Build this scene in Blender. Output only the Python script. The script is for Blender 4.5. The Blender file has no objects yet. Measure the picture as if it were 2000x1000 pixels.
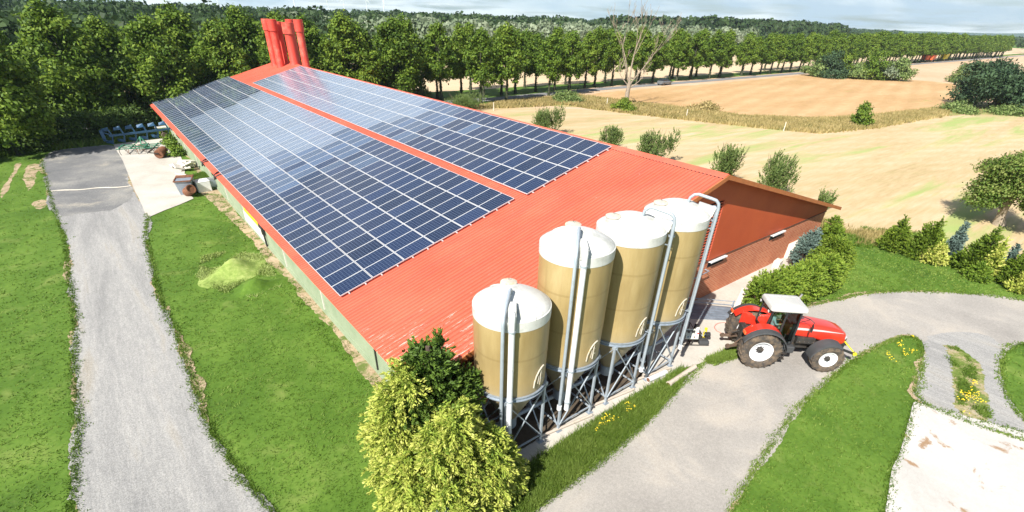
import bpy, bmesh, math, random
import numpy as np
from mathutils import Vector, Matrix, Euler
from mathutils.geometry import tessellate_polygon
R = math.radians
SC = bpy.context.scene
COL = SC.collection

# ------------------------------------------------------------------ camera
FPX, CXP, CYP = 926.967, 1000.0, 665.0
YAW, PITCH, ROLL = R(39.2203), R(34.158), R(1.9528)
CAM = Vector((-5.1066, -11.2665, 12.9428))
FW = Vector((math.sin(YAW)*math.cos(PITCH), math.cos(YAW)*math.cos(PITCH), -math.sin(PITCH)))
_rt = Vector((math.cos(YAW), -math.sin(YAW), 0)); _up = _rt.cross(FW)
RT = _rt*math.cos(ROLL) + _up*math.sin(ROLL)
UP = -_rt*math.sin(ROLL) + _up*math.cos(ROLL)
cd = bpy.data.cameras.new('camera'); cam = bpy.data.objects.new('camera', cd); COL.objects.link(cam)
cam.matrix_world = Matrix(((RT.x, UP.x, -FW.x, CAM.x), (RT.y, UP.y, -FW.y, CAM.y), (RT.z, UP.z, -FW.z, CAM.z), (0, 0, 0, 1)))
cd.sensor_fit = 'HORIZONTAL'; cd.sensor_width = 36; cd.lens = FPX/2000*36; cd.shift_y = (CYP-500)/2000
cd.clip_start = 0.1; cd.clip_end = 30000
SC.camera = cam

def G(px, py, z=0.0):
    """where the ray through a photo pixel meets the level z: used to survey the place, in metres"""
    d = FW*FPX + RT*(px-CXP) - UP*(py-CYP)
    t = (z-CAM.z)/d.z
    return Vector((CAM.x+d.x*t, CAM.y+d.y*t, z))

# ------------------------------------------------------------------ light
SUN_AZ, SUN_EL = R(200), R(41.5)         # towards the sun, from +X counter-clockwise
sd = Vector((math.cos(SUN_AZ)*math.cos(SUN_EL), math.sin(SUN_AZ)*math.cos(SUN_EL), math.sin(SUN_EL)))
sl = bpy.data.lights.new('sun', 'SUN'); sl.energy = 5.0; sl.angle = R(0.53); sl.color = (1, 0.95, 0.87)
so = bpy.data.objects.new('sun', sl); COL.objects.link(so); so.rotation_euler = sd.to_track_quat('Z', 'Y').to_euler(); so.location = (0, 0, 60)

W = bpy.data.worlds.new('World'); SC.world = W; W.use_nodes = True
nt = W.node_tree; N = nt.nodes; Lk = nt.links; N.clear()
out = N.new('ShaderNodeOutputWorld'); bg = N.new('ShaderNodeBackground'); bg.inputs['Strength'].default_value = 0.050
sky = N.new('ShaderNodeTexSky'); sky.sky_type = 'NISHITA'; sky.sun_disc = False
sky.sun_elevation = SUN_EL; sky.sun_rotation = math.pi/2-SUN_AZ
sky.air_density = 1.0; sky.dust_density = 1.0; sky.ozone_density = 1.5
tc = N.new('ShaderNodeTexCoord'); sep = N.new('ShaderNodeSeparateXYZ'); Lk.new(tc.outputs['Generated'], sep.inputs[0])
def wm(op, a, b=None, c=None):
    n = N.new('ShaderNodeMath'); n.operation = op
    for i, v in enumerate((a, b, c)):
        if v is None: continue
        if hasattr(v, 'links'): Lk.new(v, n.inputs[i])
        else: n.inputs[i].default_value = v
    return n.outputs[0]
# clouds: a noise laid on a flat deck overhead, seen at a grazing angle near the horizon
zz = wm('ADD', wm('MAXIMUM', sep.outputs['Z'], 0.0), 0.06)
cxx = wm('DIVIDE', sep.outputs['X'], zz); cyy = wm('DIVIDE', sep.outputs['Y'], zz)
cmb = N.new('ShaderNodeCombineXYZ'); Lk.new(cxx, cmb.inputs[0]); Lk.new(cyy, cmb.inputs[1]); cmb.inputs[2].default_value = 3.7
nz = N.new('ShaderNodeTexNoise'); nz.inputs['Scale'].default_value = 0.55; nz.inputs['Detail'].default_value = 9; nz.inputs['Roughness'].default_value = 0.55
nz.inputs['Distortion'].default_value = 0.3
Lk.new(cmb.outputs[0], nz.inputs['Vector'])
rp = N.new('ShaderNodeValToRGB'); Lk.new(nz.outputs['Fac'], rp.inputs[0])
rp.color_ramp.elements[0].position = 0.33; rp.color_ramp.elements[0].color = (0, 0, 0, 1)
rp.color_ramp.elements[1].position = 0.52; rp.color_ramp.elements[1].color = (1, 1, 1, 1)
nz2 = N.new('ShaderNodeTexNoise'); nz2.inputs['Scale'].default_value = 5.5; nz2.inputs['Detail'].default_value = 8
cm2 = N.new('ShaderNodeCombineXYZ'); Lk.new(sep.outputs['X'], cm2.inputs[0]); Lk.new(sep.outputs['Y'], cm2.inputs[1]); Lk.new(wm('MULTIPLY', sep.outputs['Z'], 4.5), cm2.inputs[2])
nz2.inputs['Distortion'].default_value = 0.25
Lk.new(cm2.outputs[0], nz2.inputs['Vector'])
rc = N.new('ShaderNodeValToRGB'); Lk.new(nz2.outputs['Fac'], rc.inputs[0])
rc.color_ramp.elements[0].position = 0.40; rc.color_ramp.elements[0].color = (6.8, 8.2, 10.0, 1)
rc.color_ramp.elements[1].position = 0.58; rc.color_ramp.elements[1].color = (15.0, 15.0, 14.8, 1)
mx = N.new('ShaderNodeMix'); mx.data_type = 'RGBA'
hi = wm('SUBTRACT', 1.0, wm('MULTIPLY', wm('MINIMUM', wm('MAXIMUM', wm('SUBTRACT', sep.outputs['Z'], 0.22), 0.0), 0.35), 2.1))
north = wm('MINIMUM', wm('MAXIMUM', wm('ADD', wm('MULTIPLY', sep.outputs['Y'], 1.6), 0.55), 0.12), 1.0)   # clouds thinned behind the camera: an unseen clear sky, made to weaken gable fill
Lk.new(wm('MULTIPLY', wm('MULTIPLY', wm('MULTIPLY', rp.outputs[0], 0.97), hi), north), mx.inputs['Factor']); Lk.new(sky.outputs[0], mx.inputs['A']); Lk.new(rc.outputs[0], mx.inputs['B'])
Lk.new(mx.outputs['Result'], bg.inputs['Color']); Lk.new(bg.outputs[0], out.inputs['Surface'])

vs = SC.view_settings; vs.view_transform = 'Standard'; vs.look = 'None'; vs.gamma = 1; vs.use_curve_mapping = False; vs.exposure = 1.0
try:
    SC.cycles.max_bounces = 6; SC.cycles.diffuse_bounces = 2; SC.cycles.transparent_max_bounces = 10; SC.cycles.volume_bounces = 1
    SC.cycles.use_denoising = True
except Exception: pass

# ------------------------------------------------------------------ helpers
rng = random.Random(7)
def link(name, me, parent=None):
    o = bpy.data.objects.new(name, me); COL.objects.link(o)
    if parent: o.parent = parent
    return o
def tag(o, label=None, cat=None, group=None, kind=None):
    for k, v in (('label', label), ('category', cat), ('group', group), ('kind', kind)):
        if v: o[k] = v
    return o
def empty(name, loc=(0, 0, 0), rz=0, label=None, cat=None, group=None, parent=None):
    o = bpy.data.objects.new(name, None); COL.objects.link(o); o.location = loc; o.rotation_euler = (0, 0, rz); o.empty_display_size = 0.2
    if parent: o.parent = parent
    return tag(o, label, cat, group)
def copy_tree(o, parent=None):
    c = o.copy(); COL.objects.link(c)
    if parent: c.parent = parent
    for ch in [x for x in o.children]: copy_tree(ch, c)
    return c

class MB:
    def __init__(s): s.v = []; s.f = []
    def add(s, vs_, fs):
        b = len(s.v); s.v += [tuple(v) for v in vs_]; s.f += [tuple(i+b for i in f) for f in fs]; return s
    def box(s, c, d, rz=0, M=None):
        x, y, z = d[0]/2, d[1]/2, d[2]/2
        pts = [Vector((sx*x, sy*y, sz*z)) for sz in (-1, 1) for sx, sy in ((-1, -1), (1, -1), (1, 1), (-1, 1))]
        m = M or Matrix.Rotation(rz, 4, 'Z')
        pts = [Vector(c)+(m @ p) for p in pts]
        return s.add(pts, [(3, 2, 1, 0), (4, 5, 6, 7), (0, 1, 5, 4), (1, 2, 6, 5), (2, 3, 7, 6), (3, 0, 4, 7)])
    def bar(s, a, b, w, h=None):
        """square bar from a to b"""
        a, b = Vector(a), Vector(b); h = h or w; d = (b-a); L = d.length; d.normalize()
        u = Vector((0, 0, 1)) if abs(d.z) < 0.95 else Vector((1, 0, 0))
        x = d.cross(u).normalized(); y = x.cross(d)
        pts = [p+x*sx*w/2+y*sy*h/2 for p in (a, b) for sx, sy in ((-1, -1), (1, -1), (1, 1), (-1, 1))]
        return s.add(pts, [(3, 2, 1, 0), (4, 5, 6, 7), (0, 1, 5, 4), (1, 2, 6, 5), (2, 3, 7, 6), (3, 0, 4, 7)])
    def tube(s, path, rad, seg=8, cap=True):
        P = [Vector(p) for p in path]; n = len(P)
        if not hasattr(rad, '__len__'): rad = [rad]*n
        prev = None; rings = []
        for i in range(n):
            d = (P[min(i+1, n-1)]-P[max(i-1, 0)]).normalized()
            if prev is None:
                u = Vector((0, 0, 1)) if abs(d.z) < 0.9 else Vector((1, 0, 0)); x = d.cross(u).normalized()
            else: x = (prev-d*prev.dot(d)).normalized()
            prev = x; y = d.cross(x)
            rings.append([P[i]+(x*math.cos(2*math.pi*k/seg)+y*math.sin(2*math.pi*k/seg))*rad[i] for k in range(seg)])
        b = len(s.v); s.v += [tuple(v) for r_ in rings for v in r_]
        for i in range(n-1):
            for k in range(seg):
                k2 = (k+1) % seg; s.f.append((b+i*seg+k, b+i*seg+k2, b+(i+1)*seg+k2, b+(i+1)*seg+k))
        if cap: s.f.append(tuple(b+k for k in reversed(range(seg)))); s.f.append(tuple(b+(n-1)*seg+k for k in range(seg)))
        return s
    def lathe(s, prof, seg=32, M=None, cap=True, a0=0, a1=2*math.pi):
        """profile (r, z) about Z, optionally moved by M"""
        M = M or Matrix.Identity(4); full = abs(a1-a0-2*math.pi) < 1e-6; cnt = seg if full else seg+1
        b = len(s.v)
        for r_, z in prof:
            for k in range(cnt):
                a = a0+(a1-a0)*k/seg; s.v.append(tuple(M @ Vector((r_*math.cos(a), r_*math.sin(a), z))))
        for i in range(len(prof)-1):
            for k in range(seg):
                k2 = (k+1) % cnt; s.f.append((b+i*cnt+k, b+i*cnt+k2, b+(i+1)*cnt+k2, b+(i+1)*cnt+k))
        if cap and full:
            if prof[0][0] > 1e-4: s.f.append(tuple(b+k for k in reversed(range(seg))))
            if prof[-1][0] > 1e-4: s.f.append(tuple(b+(len(prof)-1)*cnt+k for k in range(seg)))
        return s
    def loft(s, rings, cap=True):
        n = len(rings[0]); b = len(s.v); s.v += [tuple(v) for r_ in rings for v in r_]
        for i in range(len(rings)-1):
            for k in range(n):
                k2 = (k+1) % n; s.f.append((b+i*n+k, b+i*n+k2, b+(i+1)*n+k2, b+(i+1)*n+k))
        if cap: s.f.append(tuple(b+k for k in reversed(range(n)))); s.f.append(tuple(b+(len(rings)-1)*n+k for k in range(n)))
        return s
    def build(s, name, m, parent=None, smooth=False, bevel=0, angle=35):
        me = bpy.data.meshes.new(name); me.from_pydata(s.v, [], s.f)
        bm = bmesh.new(); bm.from_mesh(me)
        bmesh.ops.remove_doubles(bm, verts=bm.verts, dist=1e-5)
        bmesh.ops.recalc_face_normals(bm, faces=bm.faces); bm.to_mesh(me); bm.free()
        me.materials.append(m)
        if smooth:
            me.polygons.foreach_set('use_smooth', [True]*len(me.polygons))
            try: me.set_sharp_from_angle(angle=R(angle))
            except Exception: pass
        o = link(name, me, parent)
        if bevel:
            md = o.modifiers.new('bevel', 'BEVEL'); md.width = bevel; md.segments = 2; md.limit_method = 'ANGLE'
        return o

def rrect(w, h, r, n=4, cx=0, cz=0):
    """rounded rectangle in (y, z)"""
    pts = []
    for sx, sz, a0 in ((1, 1, 0), (-1, 1, 90), (-1, -1, 180), (1, -1, 270)):
        for k in range(n+1):
            a = R(a0+90*k/n); pts.append((cx+sx*(w/2-r)+r*math.cos(a), cz+sz*(h/2-r)+r*math.sin(a)))
    return pts

# ------------------------------------------------------------------ materials
def newmat(name):
    m = bpy.data.materials.new(name); m.use_nodes = True; nt = m.node_tree
    b = nt.nodes['Principled BSDF']; return m, nt, b
def setin(b, k, v):
    if k in b.inputs: b.inputs[k].default_value = v
def ramp(nt, fac, cols):
    r_ = nt.nodes.new('ShaderNodeValToRGB'); nt.links.new(fac, r_.inputs[0]); e = r_.color_ramp.elements
    while len(e) > 1: e.remove(e[-1])
    e[0].position = cols[0][0]; e[0].color = (*cols[0][1], 1)
    for p_, c in cols[1:]:
        x = e.new(p_); x.color = (*c, 1)
    return r_.outputs[0]
def noise(nt, vec, scale, detail=6, rough=0.55, dist=0.0):
    n = nt.nodes.new('ShaderNodeTexNoise'); n.inputs['Scale'].default_value = scale; n.inputs['Detail'].default_value = detail
    n.inputs['Roughness'].default_value = rough; n.inputs['Distortion'].default_value = dist
    if vec: nt.links.new(vec, n.inputs['Vector'])
    return n.outputs['Fac']
def math_(nt, op, a, b=None, clamp=False):
    n = nt.nodes.new('ShaderNodeMath'); n.operation = op; n.use_clamp = clamp
    for i, v in enumerate((a, b)):
        if v is None: continue
        if hasattr(v, 'links'): nt.links.new(v, n.inputs[i])
        else: n.inputs[i].default_value = v
    return n.outputs[0]
def mixc(nt, fac, a, b):
    n = nt.nodes.new('ShaderNodeMix'); n.data_type = 'RGBA'
    for k, v in (('Factor', fac), ('A', a), ('B', b)):
        s = [i for i in n.inputs if i.name == k and (i.type == ('VALUE' if k == 'Factor' else 'RGBA'))][0]
        if hasattr(v, 'links'): nt.links.new(v, s)
        elif k == 'Factor': s.default_value = v
        else: s.default_value = (*v, 1)
    return [o for o in n.outputs if o.type == 'RGBA'][0]
def coords(nt, kind='pos', scale=(1, 1, 1), rot=(0, 0, 0)):
    if kind == 'pos': v = nt.nodes.new('ShaderNodeNewGeometry').outputs['Position']
    else: v = nt.nodes.new('ShaderNodeTexCoord').outputs['Object']
    m = nt.nodes.new('ShaderNodeMapping'); m.inputs['Scale'].default_value = scale; m.inputs['Rotation'].default_value = rot
    nt.links.new(v, m.inputs['Vector']); return m.outputs[0]
def bump(nt, b, h, strength, dist=0.02):
    n = nt.nodes.new('ShaderNodeBump'); n.inputs['Strength'].default_value = strength; n.inputs['Distance'].default_value = dist
    nt.links.new(h, n.inputs['Height']); nt.links.new(n.outputs[0], b.inputs['Normal'])
def simple(name, col, rough=0.5, metal=0.0, var=0.12, scale=3, spec=0.5, bmp=0.0, bscale=40, coat=0, dirt=None, dirt_at=(0.55, 0.75), dscale=1.5):
    m, nt, b = newmat(name); v = coords(nt, 'obj')
    f = noise(nt, v, scale, 8, 0.6)
    lo = tuple(c*(1-var) for c in col); hi = tuple(min(1, c*(1+var)) for c in col)
    c = ramp(nt, f, [(0.3, lo), (0.7, hi)])
    if dirt:
        d = ramp(nt, noise(nt, v, dscale, 10, 0.7), [(dirt_at[0], (0, 0, 0)), (dirt_at[1], (1, 1, 1))]); c = mixc(nt, d, c, dirt)
    nt.links.new(c, b.inputs['Base Color'])
    setin(b, 'Roughness', rough); setin(b, 'Metallic', metal); setin(b, 'Specular IOR Level', spec); setin(b, 'Coat Weight', coat)
    if bmp: bump(nt, b, noise(nt, v, bscale, 5), bmp, 0.01)
    return m
def leafmat(name, cols, trans=0.25, rough=0.6, spec=0.25):
    """cols from dark-leaved to light-leaved; every leaf carries its own tint"""
    m, nt, b = newmat(name)
    a = nt.nodes.new('ShaderNodeAttribute'); a.attribute_name = 'tint'
    oi = nt.nodes.new('ShaderNodeObjectInfo')
    f = math_(nt, 'ADD', a.outputs['Fac'], math_(nt, 'MULTIPLY', math_(nt, 'SUBTRACT', oi.outputs['Random'], 0.5), 0.25))
    n = len(cols); c = ramp(nt, f, [(0.08+0.84*i/(n-1), cc) for i, cc in enumerate(cols)])
    nt.links.new(c, b.inputs['Base Color']); setin(b, 'Roughness', rough); setin(b, 'Specular IOR Level', spec)
    t = nt.nodes.new('ShaderNodeBsdfTranslucent'); nt.links.new(c, t.inputs['Color'])
    mx = nt.nodes.new('ShaderNodeMixShader'); mx.inputs[0].default_value = trans
    nt.links.new(b.outputs[0], mx.inputs[1]); nt.links.new(t.outputs[0], mx.inputs[2])
    nt.links.new(mx.outputs[0], nt.nodes['Material Output'].inputs['Surface'])
    return m
def ground(name, cols, s1=0.25, s2=6, rough=0.9, stretch=(1, 1, 1), rot=0, w2=0.5, bmp=0.3, bs=25, patch=None, pscale=0.3, pat=(0.55, 0.62), grain=0.0, rows=None):
    m, nt, b = newmat(name); v = coords(nt, 'pos', stretch, (0, 0, rot))
    f = math_(nt, 'ADD', math_(nt, 'MULTIPLY', noise(nt, v, s1, 6, 0.6, 0.4), 1-w2), math_(nt, 'MULTIPLY', noise(nt, v, s2, 8, 0.7), w2))
    c = ramp(nt, f, cols)
    if patch:
        pp = ramp(nt, noise(nt, v, pscale, 9, 0.65, 0.5), [(pat[0], (0, 0, 0)), (pat[1], (1, 1, 1))]); c = mixc(nt, pp, c, patch)
    if grain:
        g = noise(nt, coords(nt, 'pos'), 22, 4, 0.8)
        gg = ramp(nt, g, [(0.35, (1-grain,)*3), (0.65, (1+grain*0.7,)*3)])
        n = nt.nodes.new('ShaderNodeMix'); n.data_type = 'RGBA'; n.blend_type = 'MULTIPLY'
        n.inputs['Factor'].default_value = 1; nt.links.new(c, [i for i in n.inputs if i.name == 'A' and i.type == 'RGBA'][0]); nt.links.new(gg, [i for i in n.inputs if i.name == 'B' and i.type == 'RGBA'][0])
        c = [o for o in n.outputs if o.type == 'RGBA'][0]
    if rows:
        wv = nt.nodes.new('ShaderNodeTexWave'); wv.inputs['Scale'].default_value = rows[0]; wv.inputs['Distortion'].default_value = rows[2]; wv.inputs['Detail'].default_value = 3; wv.inputs['Detail Scale'].default_value = 0.4
        nt.links.new(coords(nt, 'pos', (1, 1, 1), (0, 0, rows[1])), wv.inputs['Vector']); wc = ramp(nt, wv.outputs['Fac'], [(0.0, (0, 0, 0)), (1.0, (1, 1, 1))])
        c = mixc(nt, math_(nt, 'MULTIPLY', wc, rows[3]), c, rows[4])
    nt.links.new(c, b.inputs['Base Color']); setin(b, 'Roughness', rough); setin(b, 'Specular IOR Level', 0.2)
    if bmp: bump(nt, b, noise(nt, coords(nt, 'pos'), bs, 6, 0.7), bmp, 0.03)
    return m

M = {}
M['grass'] = ground('grass_ground', [(0.34, (0.045, 0.092, 0.012)), (0.46, (0.072, 0.140, 0.016)), (0.56, (0.105, 0.185, 0.025)), (0.68, (0.175, 0.240, 0.05))], 0.22, 5, w2=0.4, bmp=0.25, bs=18, patch=(0.19, 0.24, 0.06), pscale=0.55, pat=(0.56, 0.75), rows=(0.16, R(8), 2.5, 0.28, (0.055, 0.12, 0.012)))
M['lawn_pale'] = ground('pale_grass', [(0.35, (0.07, 0.15, 0.03)), (0.5, (0.11, 0.21, 0.045)), (0.68, (0.18, 0.27, 0.07))], 0.4, 8, bmp=0.5, bs=14)
M['wood_floor'] = ground('dark_floor', [(0.35, (0.02, 0.035, 0.01)), (0.5, (0.05, 0.085, 0.02)), (0.65, (0.10, 0.16, 0.035))], 0.12, 2)  # dark soil beneath the dense trees
M['asphalt'] = ground('asphalt', [(0.32, (0.24, 0.225, 0.21)), (0.5, (0.33, 0.31, 0.285)), (0.68, (0.42, 0.39, 0.355))], 0.22, 9, w2=0.35, bmp=0.25, bs=60, grain=0.16, patch=(0.43, 0.385, 0.33), pscale=0.22, pat=(0.52, 0.70))
M['gravel'] = ground('gravel', [(0.32, (0.20, 0.20, 0.20)), (0.5, (0.32, 0.315, 0.305)), (0.68, (0.45, 0.435, 0.41))], 0.5, 9, stretch=(1.3, 0.16, 1), rot=R(4), w2=0.35, bmp=0.8, bs=30, grain=0.3, patch=(0.30, 0.27, 0.22), pscale=0.5, pat=(0.56, 0.72))
M['gravel_dark'] = ground('dark_gravel', [(0.35, (0.12, 0.125, 0.13)), (0.5, (0.19, 0.19, 0.19)), (0.66, (0.33, 0.32, 0.29))], 0.25, 9, w2=0.4, bmp=0.7, bs=30, grain=0.3, patch=(0.38, 0.35, 0.29), pscale=0.3, pat=(0.56, 0.72))
M['concrete'] = ground('concrete_slab', [(0.33, (0.38, 0.35, 0.305)), (0.5, (0.47, 0.44, 0.39)), (0.66, (0.54, 0.51, 0.46))], 0.35, 5, w2=0.35, bmp=0.1, bs=30, grain=0.06, patch=(0.36, 0.31, 0.24), pscale=1.1, pat=(0.66, 0.78))
M['concrete_stain'] = ground('stained_concrete', [(0.33, (0.40, 0.385, 0.36)), (0.5, (0.485, 0.465, 0.44)), (0.66, (0.54, 0.52, 0.49))], 0.35, 6, w2=0.3, bmp=0.15, bs=40, grain=0.07, patch=(0.30, 0.20, 0.12), pscale=0.75, pat=(0.585, 0.64))
M['stubble'] = ground('stubble_field', [(0.32, (0.33, 0.26, 0.12)), (0.45, (0.47, 0.35, 0.20)), (0.55, (0.54, 0.41, 0.26)), (0.7, (0.62, 0.49, 0.33))], 0.12, 1.6, stretch=(0.22, 1.8, 1), rot=R(28), w2=0.45, bmp=0.4, bs=6, patch=(0.30, 0.37, 0.12), pscale=0.11, pat=(0.51, 0.62), grain=0.12, rows=(0.11, R(118), 1.2, 0.30, (0.36, 0.30, 0.14)))
M['crop'] = ground('ripe_crop', [(0.32, (0.34, 0.21, 0.08)), (0.46, (0.46, 0.29, 0.14)), (0.58, (0.52, 0.35, 0.185)), (0.7, (0.58, 0.41, 0.24))], 0.08, 0.9, stretch=(0.5, 1.5, 1), rot=R(15), w2=0.45, bmp=0.6, bs=3, patch=(0.30, 0.30, 0.09), pscale=0.12, pat=(0.64, 0.72), grain=0.12, rows=(0.075, R(75), 2.0, 0.30, (0.33, 0.21, 0.09)))
M['crop_far'] = ground('far_crop', [(0.35, (0.44, 0.30, 0.18)), (0.6, (0.55, 0.40, 0.27))], 0.03, 0.4, w2=0.4, bmp=0)
M['field_pale'] = ground('pale_field', [(0.35, (0.48, 0.36, 0.22)), (0.6, (0.58, 0.45, 0.30))], 0.05, 0.6, stretch=(0.3, 1.5, 1), bmp=0)
M['patchy'] = ground('patchy_verge', [(0.36, (0.09, 0.15, 0.02)), (0.48, (0.16, 0.20, 0.05)), (0.56, (0.34, 0.28, 0.16)), (0.68, (0.36, 0.34, 0.29))], 0.9, 8, grain=0.25)
M['dry'] = ground('dry_verge', [(0.35, (0.15, 0.18, 0.05)), (0.5, (0.30, 0.27, 0.10)), (0.66, (0.46, 0.37, 0.19))], 0.3, 3)
M['soil'] = ground('bare_soil', [(0.35, (0.24, 0.17, 0.10)), (0.5, (0.38, 0.29, 0.19)), (0.66, (0.50, 0.40, 0.28))], 0.8, 8, patch=(0.12, 0.16, 0.04), pscale=1.4, pat=(0.5, 0.6), grain=0.2)
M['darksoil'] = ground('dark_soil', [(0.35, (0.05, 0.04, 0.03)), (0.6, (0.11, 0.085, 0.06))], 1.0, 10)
M['road_far'] = ground('country_road', [(0.35, (0.16, 0.16, 0.165)), (0.65, (0.24, 0.24, 0.24))], 0.3, 5)
M['bark'] = simple('bark', (0.075, 0.055, 0.04), 0.95, bmp=0.8, bscale=12, var=0.35)
M['bark_ivy'] = simple('ivy_bark', (0.045, 0.05, 0.028), 0.95, bmp=0.8, bscale=12, var=0.5, scale=6)
M['bark_dead'] = simple('dead_wood', (0.27, 0.22, 0.165), 0.9, var=0.35, bmp=0.5, bscale=9)
M['leaf_avenue'] = leafmat('avenue_leaf', [(0.055, 0.11, 0.012), (0.12, 0.20, 0.02), (0.21, 0.29, 0.035)], 0.32)
M['leaf_willow'] = leafmat('willow_leaf', [(0.10, 0.14, 0.07), (0.17, 0.22, 0.13), (0.28, 0.33, 0.22)])
M['leaf_wood'] = leafmat('wood_leaf', [(0.022, 0.045, 0.016), (0.04, 0.075, 0.022), (0.06, 0.10, 0.03)])
M['leaf_thicket'] = leafmat('thicket_leaf', [(0.04, 0.075, 0.015), (0.075, 0.13, 0.022), (0.12, 0.18, 0.035)])
M['leaf_dark'] = leafmat('dark_leaf', [(0.022, 0.045, 0.022), (0.04, 0.075, 0.035), (0.06, 0.11, 0.045)])
M['leaf_bush'] = leafmat('bush_leaf', [(0.07, 0.12, 0.03), (0.14, 0.21, 0.055), (0.25, 0.31, 0.11)])
M['leaf_fruit'] = leafmat('fruit_leaf', [(0.05, 0.10, 0.015), (0.10, 0.17, 0.025), (0.20, 0.24, 0.06)])
M['leaf_thuja'] = leafmat('thuja_leaf', [(0.06, 0.11, 0.012), (0.12, 0.19, 0.018), (0.20, 0.26, 0.03)], 0.15)
M['leaf_thuja_bright'] = leafmat('hedge_leaf', [(0.06, 0.12, 0.014), (0.14, 0.23, 0.024), (0.26, 0.34, 0.045)], 0.2)
M['leaf_conifer'] = leafmat('conifer_leaf', [(0.045, 0.085, 0.015), (0.085, 0.15, 0.022), (0.15, 0.22, 0.03)], 0.12)
M['leaf_gold'] = leafmat('gold_leaf', [(0.10, 0.17, 0.02), (0.26, 0.34, 0.045), (0.47, 0.50, 0.10), (0.64, 0.64, 0.20)], 0.2)
M['leaf_blue'] = leafmat('blue_leaf', [(0.07, 0.12, 0.095), (0.13, 0.195, 0.165), (0.20, 0.28, 0.25)], 0.1)
M['blade'] = leafmat('grass_blade', [(0.062, 0.122, 0.012), (0.112, 0.195, 0.022), (0.205, 0.285, 0.055)], 0.35)
M['blade_pale'] = leafmat('cut_grass_blade', [(0.20, 0.28, 0.06), (0.36, 0.44, 0.14), (0.48, 0.54, 0.24)], 0.3)
M['blade_dry'] = leafmat('dry_blade', [(0.20, 0.19, 0.06), (0.38, 0.30, 0.12), (0.52, 0.42, 0.20)], 0.3)
M['flower'] = simple('yellow_flower', (0.85, 0.62, 0.02), 0.7)
M['steel'] = simple('galvanised_steel', (0.30, 0.35, 0.41), 0.45, 0.4, var=0.15, scale=8)
M['steel_lt'] = simple('light_zinc', (0.36, 0.41, 0.46), 0.5, 0.3, var=0.1, scale=6)
M['pvc'] = simple('white_pipe', (0.64, 0.65, 0.67), 0.35, var=0.05, dirt=(0.5, 0.48, 0.42), dirt_at=(0.6, 0.85))
M['white_grp'] = simple('white_dome', (0.56, 0.56, 0.54), 0.6, var=0.10, scale=1.2, dirt=(0.30, 0.31, 0.27), dirt_at=(0.50, 0.74), dscale=1.6, bmp=0.05)
M['lid'] = simple('lid_grey', (0.50, 0.46, 0.38), 0.6, var=0.2, dirt=(0.45, 0.32, 0.12), dirt_at=(0.5, 0.7), dscale=5)
M['black'] = simple('black_plastic', (0.022, 0.022, 0.024), 0.5, var=0.2)
M['fender'] = simple('grey_black_plastic', (0.05, 0.052, 0.055), 0.6, var=0.2, bmp=0.1)
M['darkmetal'] = simple('dark_metal', (0.05, 0.048, 0.045), 0.55, 0.4, var=0.3, dirt=(0.16, 0.10, 0.06), dirt_at=(0.5, 0.8), dscale=4)
M['rust'] = simple('rust', (0.17, 0.07, 0.035), 0.85, var=0.4, scale=7, dirt=(0.10, 0.05, 0.03), bmp=0.3)
M['conc_block'] = simple('concrete_block', (0.62, 0.59, 0.53), 0.9, var=0.12, bmp=0.3, dirt=(0.36, 0.33, 0.28), dirt_at=(0.55, 0.8))
M['blue_paint'] = simple('blue_paint', (0.03, 0.10, 0.20), 0.5, var=0.2, dirt=(0.12, 0.10, 0.08), dirt_at=(0.6, 0.8), dscale=4)
M['green_paint'] = simple('green_paint', (0.03, 0.17, 0.10), 0.55, var=0.25, dirt=(0.15, 0.12, 0.08), dirt_at=(0.55, 0.8), dscale=4)
M['orange_paint'] = simple('orange_paint', (0.75, 0.14, 0.04), 0.5)
M['yellow_paint'] = simple('yellow_paint', (0.78, 0.62, 0.03), 0.5)
M['red_tractor'] = simple('red_tractor_paint', (0.62, 0.035, 0.018), 0.28, var=0.06, coat=0.5, dirt=(0.42, 0.12, 0.07), dirt_at=(0.62, 0.95), dscale=2)
M['tyre'] = simple('tyre_rubber', (0.045, 0.04, 0.036), 0.85, var=0.25, dirt=(0.18, 0.13, 0.085), dirt_at=(0.42, 0.66), dscale=4, bmp=0.2)
M['rim'] = simple('rim_paint', (0.68, 0.69, 0.72), 0.4, var=0.06, dirt=(0.5, 0.45, 0.38), dirt_at=(0.6, 0.85), dscale=5)
M['roof_grey'] = simple('cab_roof_paint', (0.46, 0.46, 0.44), 0.5, var=0.05, dirt=(0.36, 0.34, 0.30), dirt_at=(0.55, 0.85))
M['white'] = simple('white_paint', (0.78, 0.78, 0.77), 0.45, var=0.05)
M['silver'] = simple('silver_strip', (0.62, 0.62, 0.64), 0.35, 0.3, var=0.04)
M['muddy'] = simple('muddy_iron', (0.10, 0.065, 0.045), 0.8, var=0.4, scale=6)
M['chrome'] = simple('bright_pipe', (0.65, 0.65, 0.64), 0.25, 0.9, var=0.05)
M['steelplate'] = simple('steel_plate', (0.20, 0.24, 0.29), 0.5, 0.3, var=0.25, scale=2, bmp=0.1)
M['grey_machine'] = simple('grey_enamel', (0.40, 0.42, 0.38), 0.5, var=0.08)
M['pink_hose'] = simple('faded_red_hose', (0.55, 0.22, 0.18), 0.6)
M['hoseblk'] = simple('black_cable', (0.02, 0.02, 0.022), 0.5)
M['clay_pipe'] = simple('grey_drain_pipe', (0.50, 0.43, 0.36), 0.75, var=0.15, dirt=(0.32, 0.25, 0.19), dirt_at=(0.5, 0.75), dscale=3)
M['inner'] = simple('pipe_inside', (0.16, 0.07, 0.04), 0.9)
M['skin'] = simple('skin', (0.52, 0.30, 0.20), 0.55, var=0.05)
M['shirt'] = simple('pale_blue_shirt', (0.36, 0.46, 0.56), 0.85, var=0.1)
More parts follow.
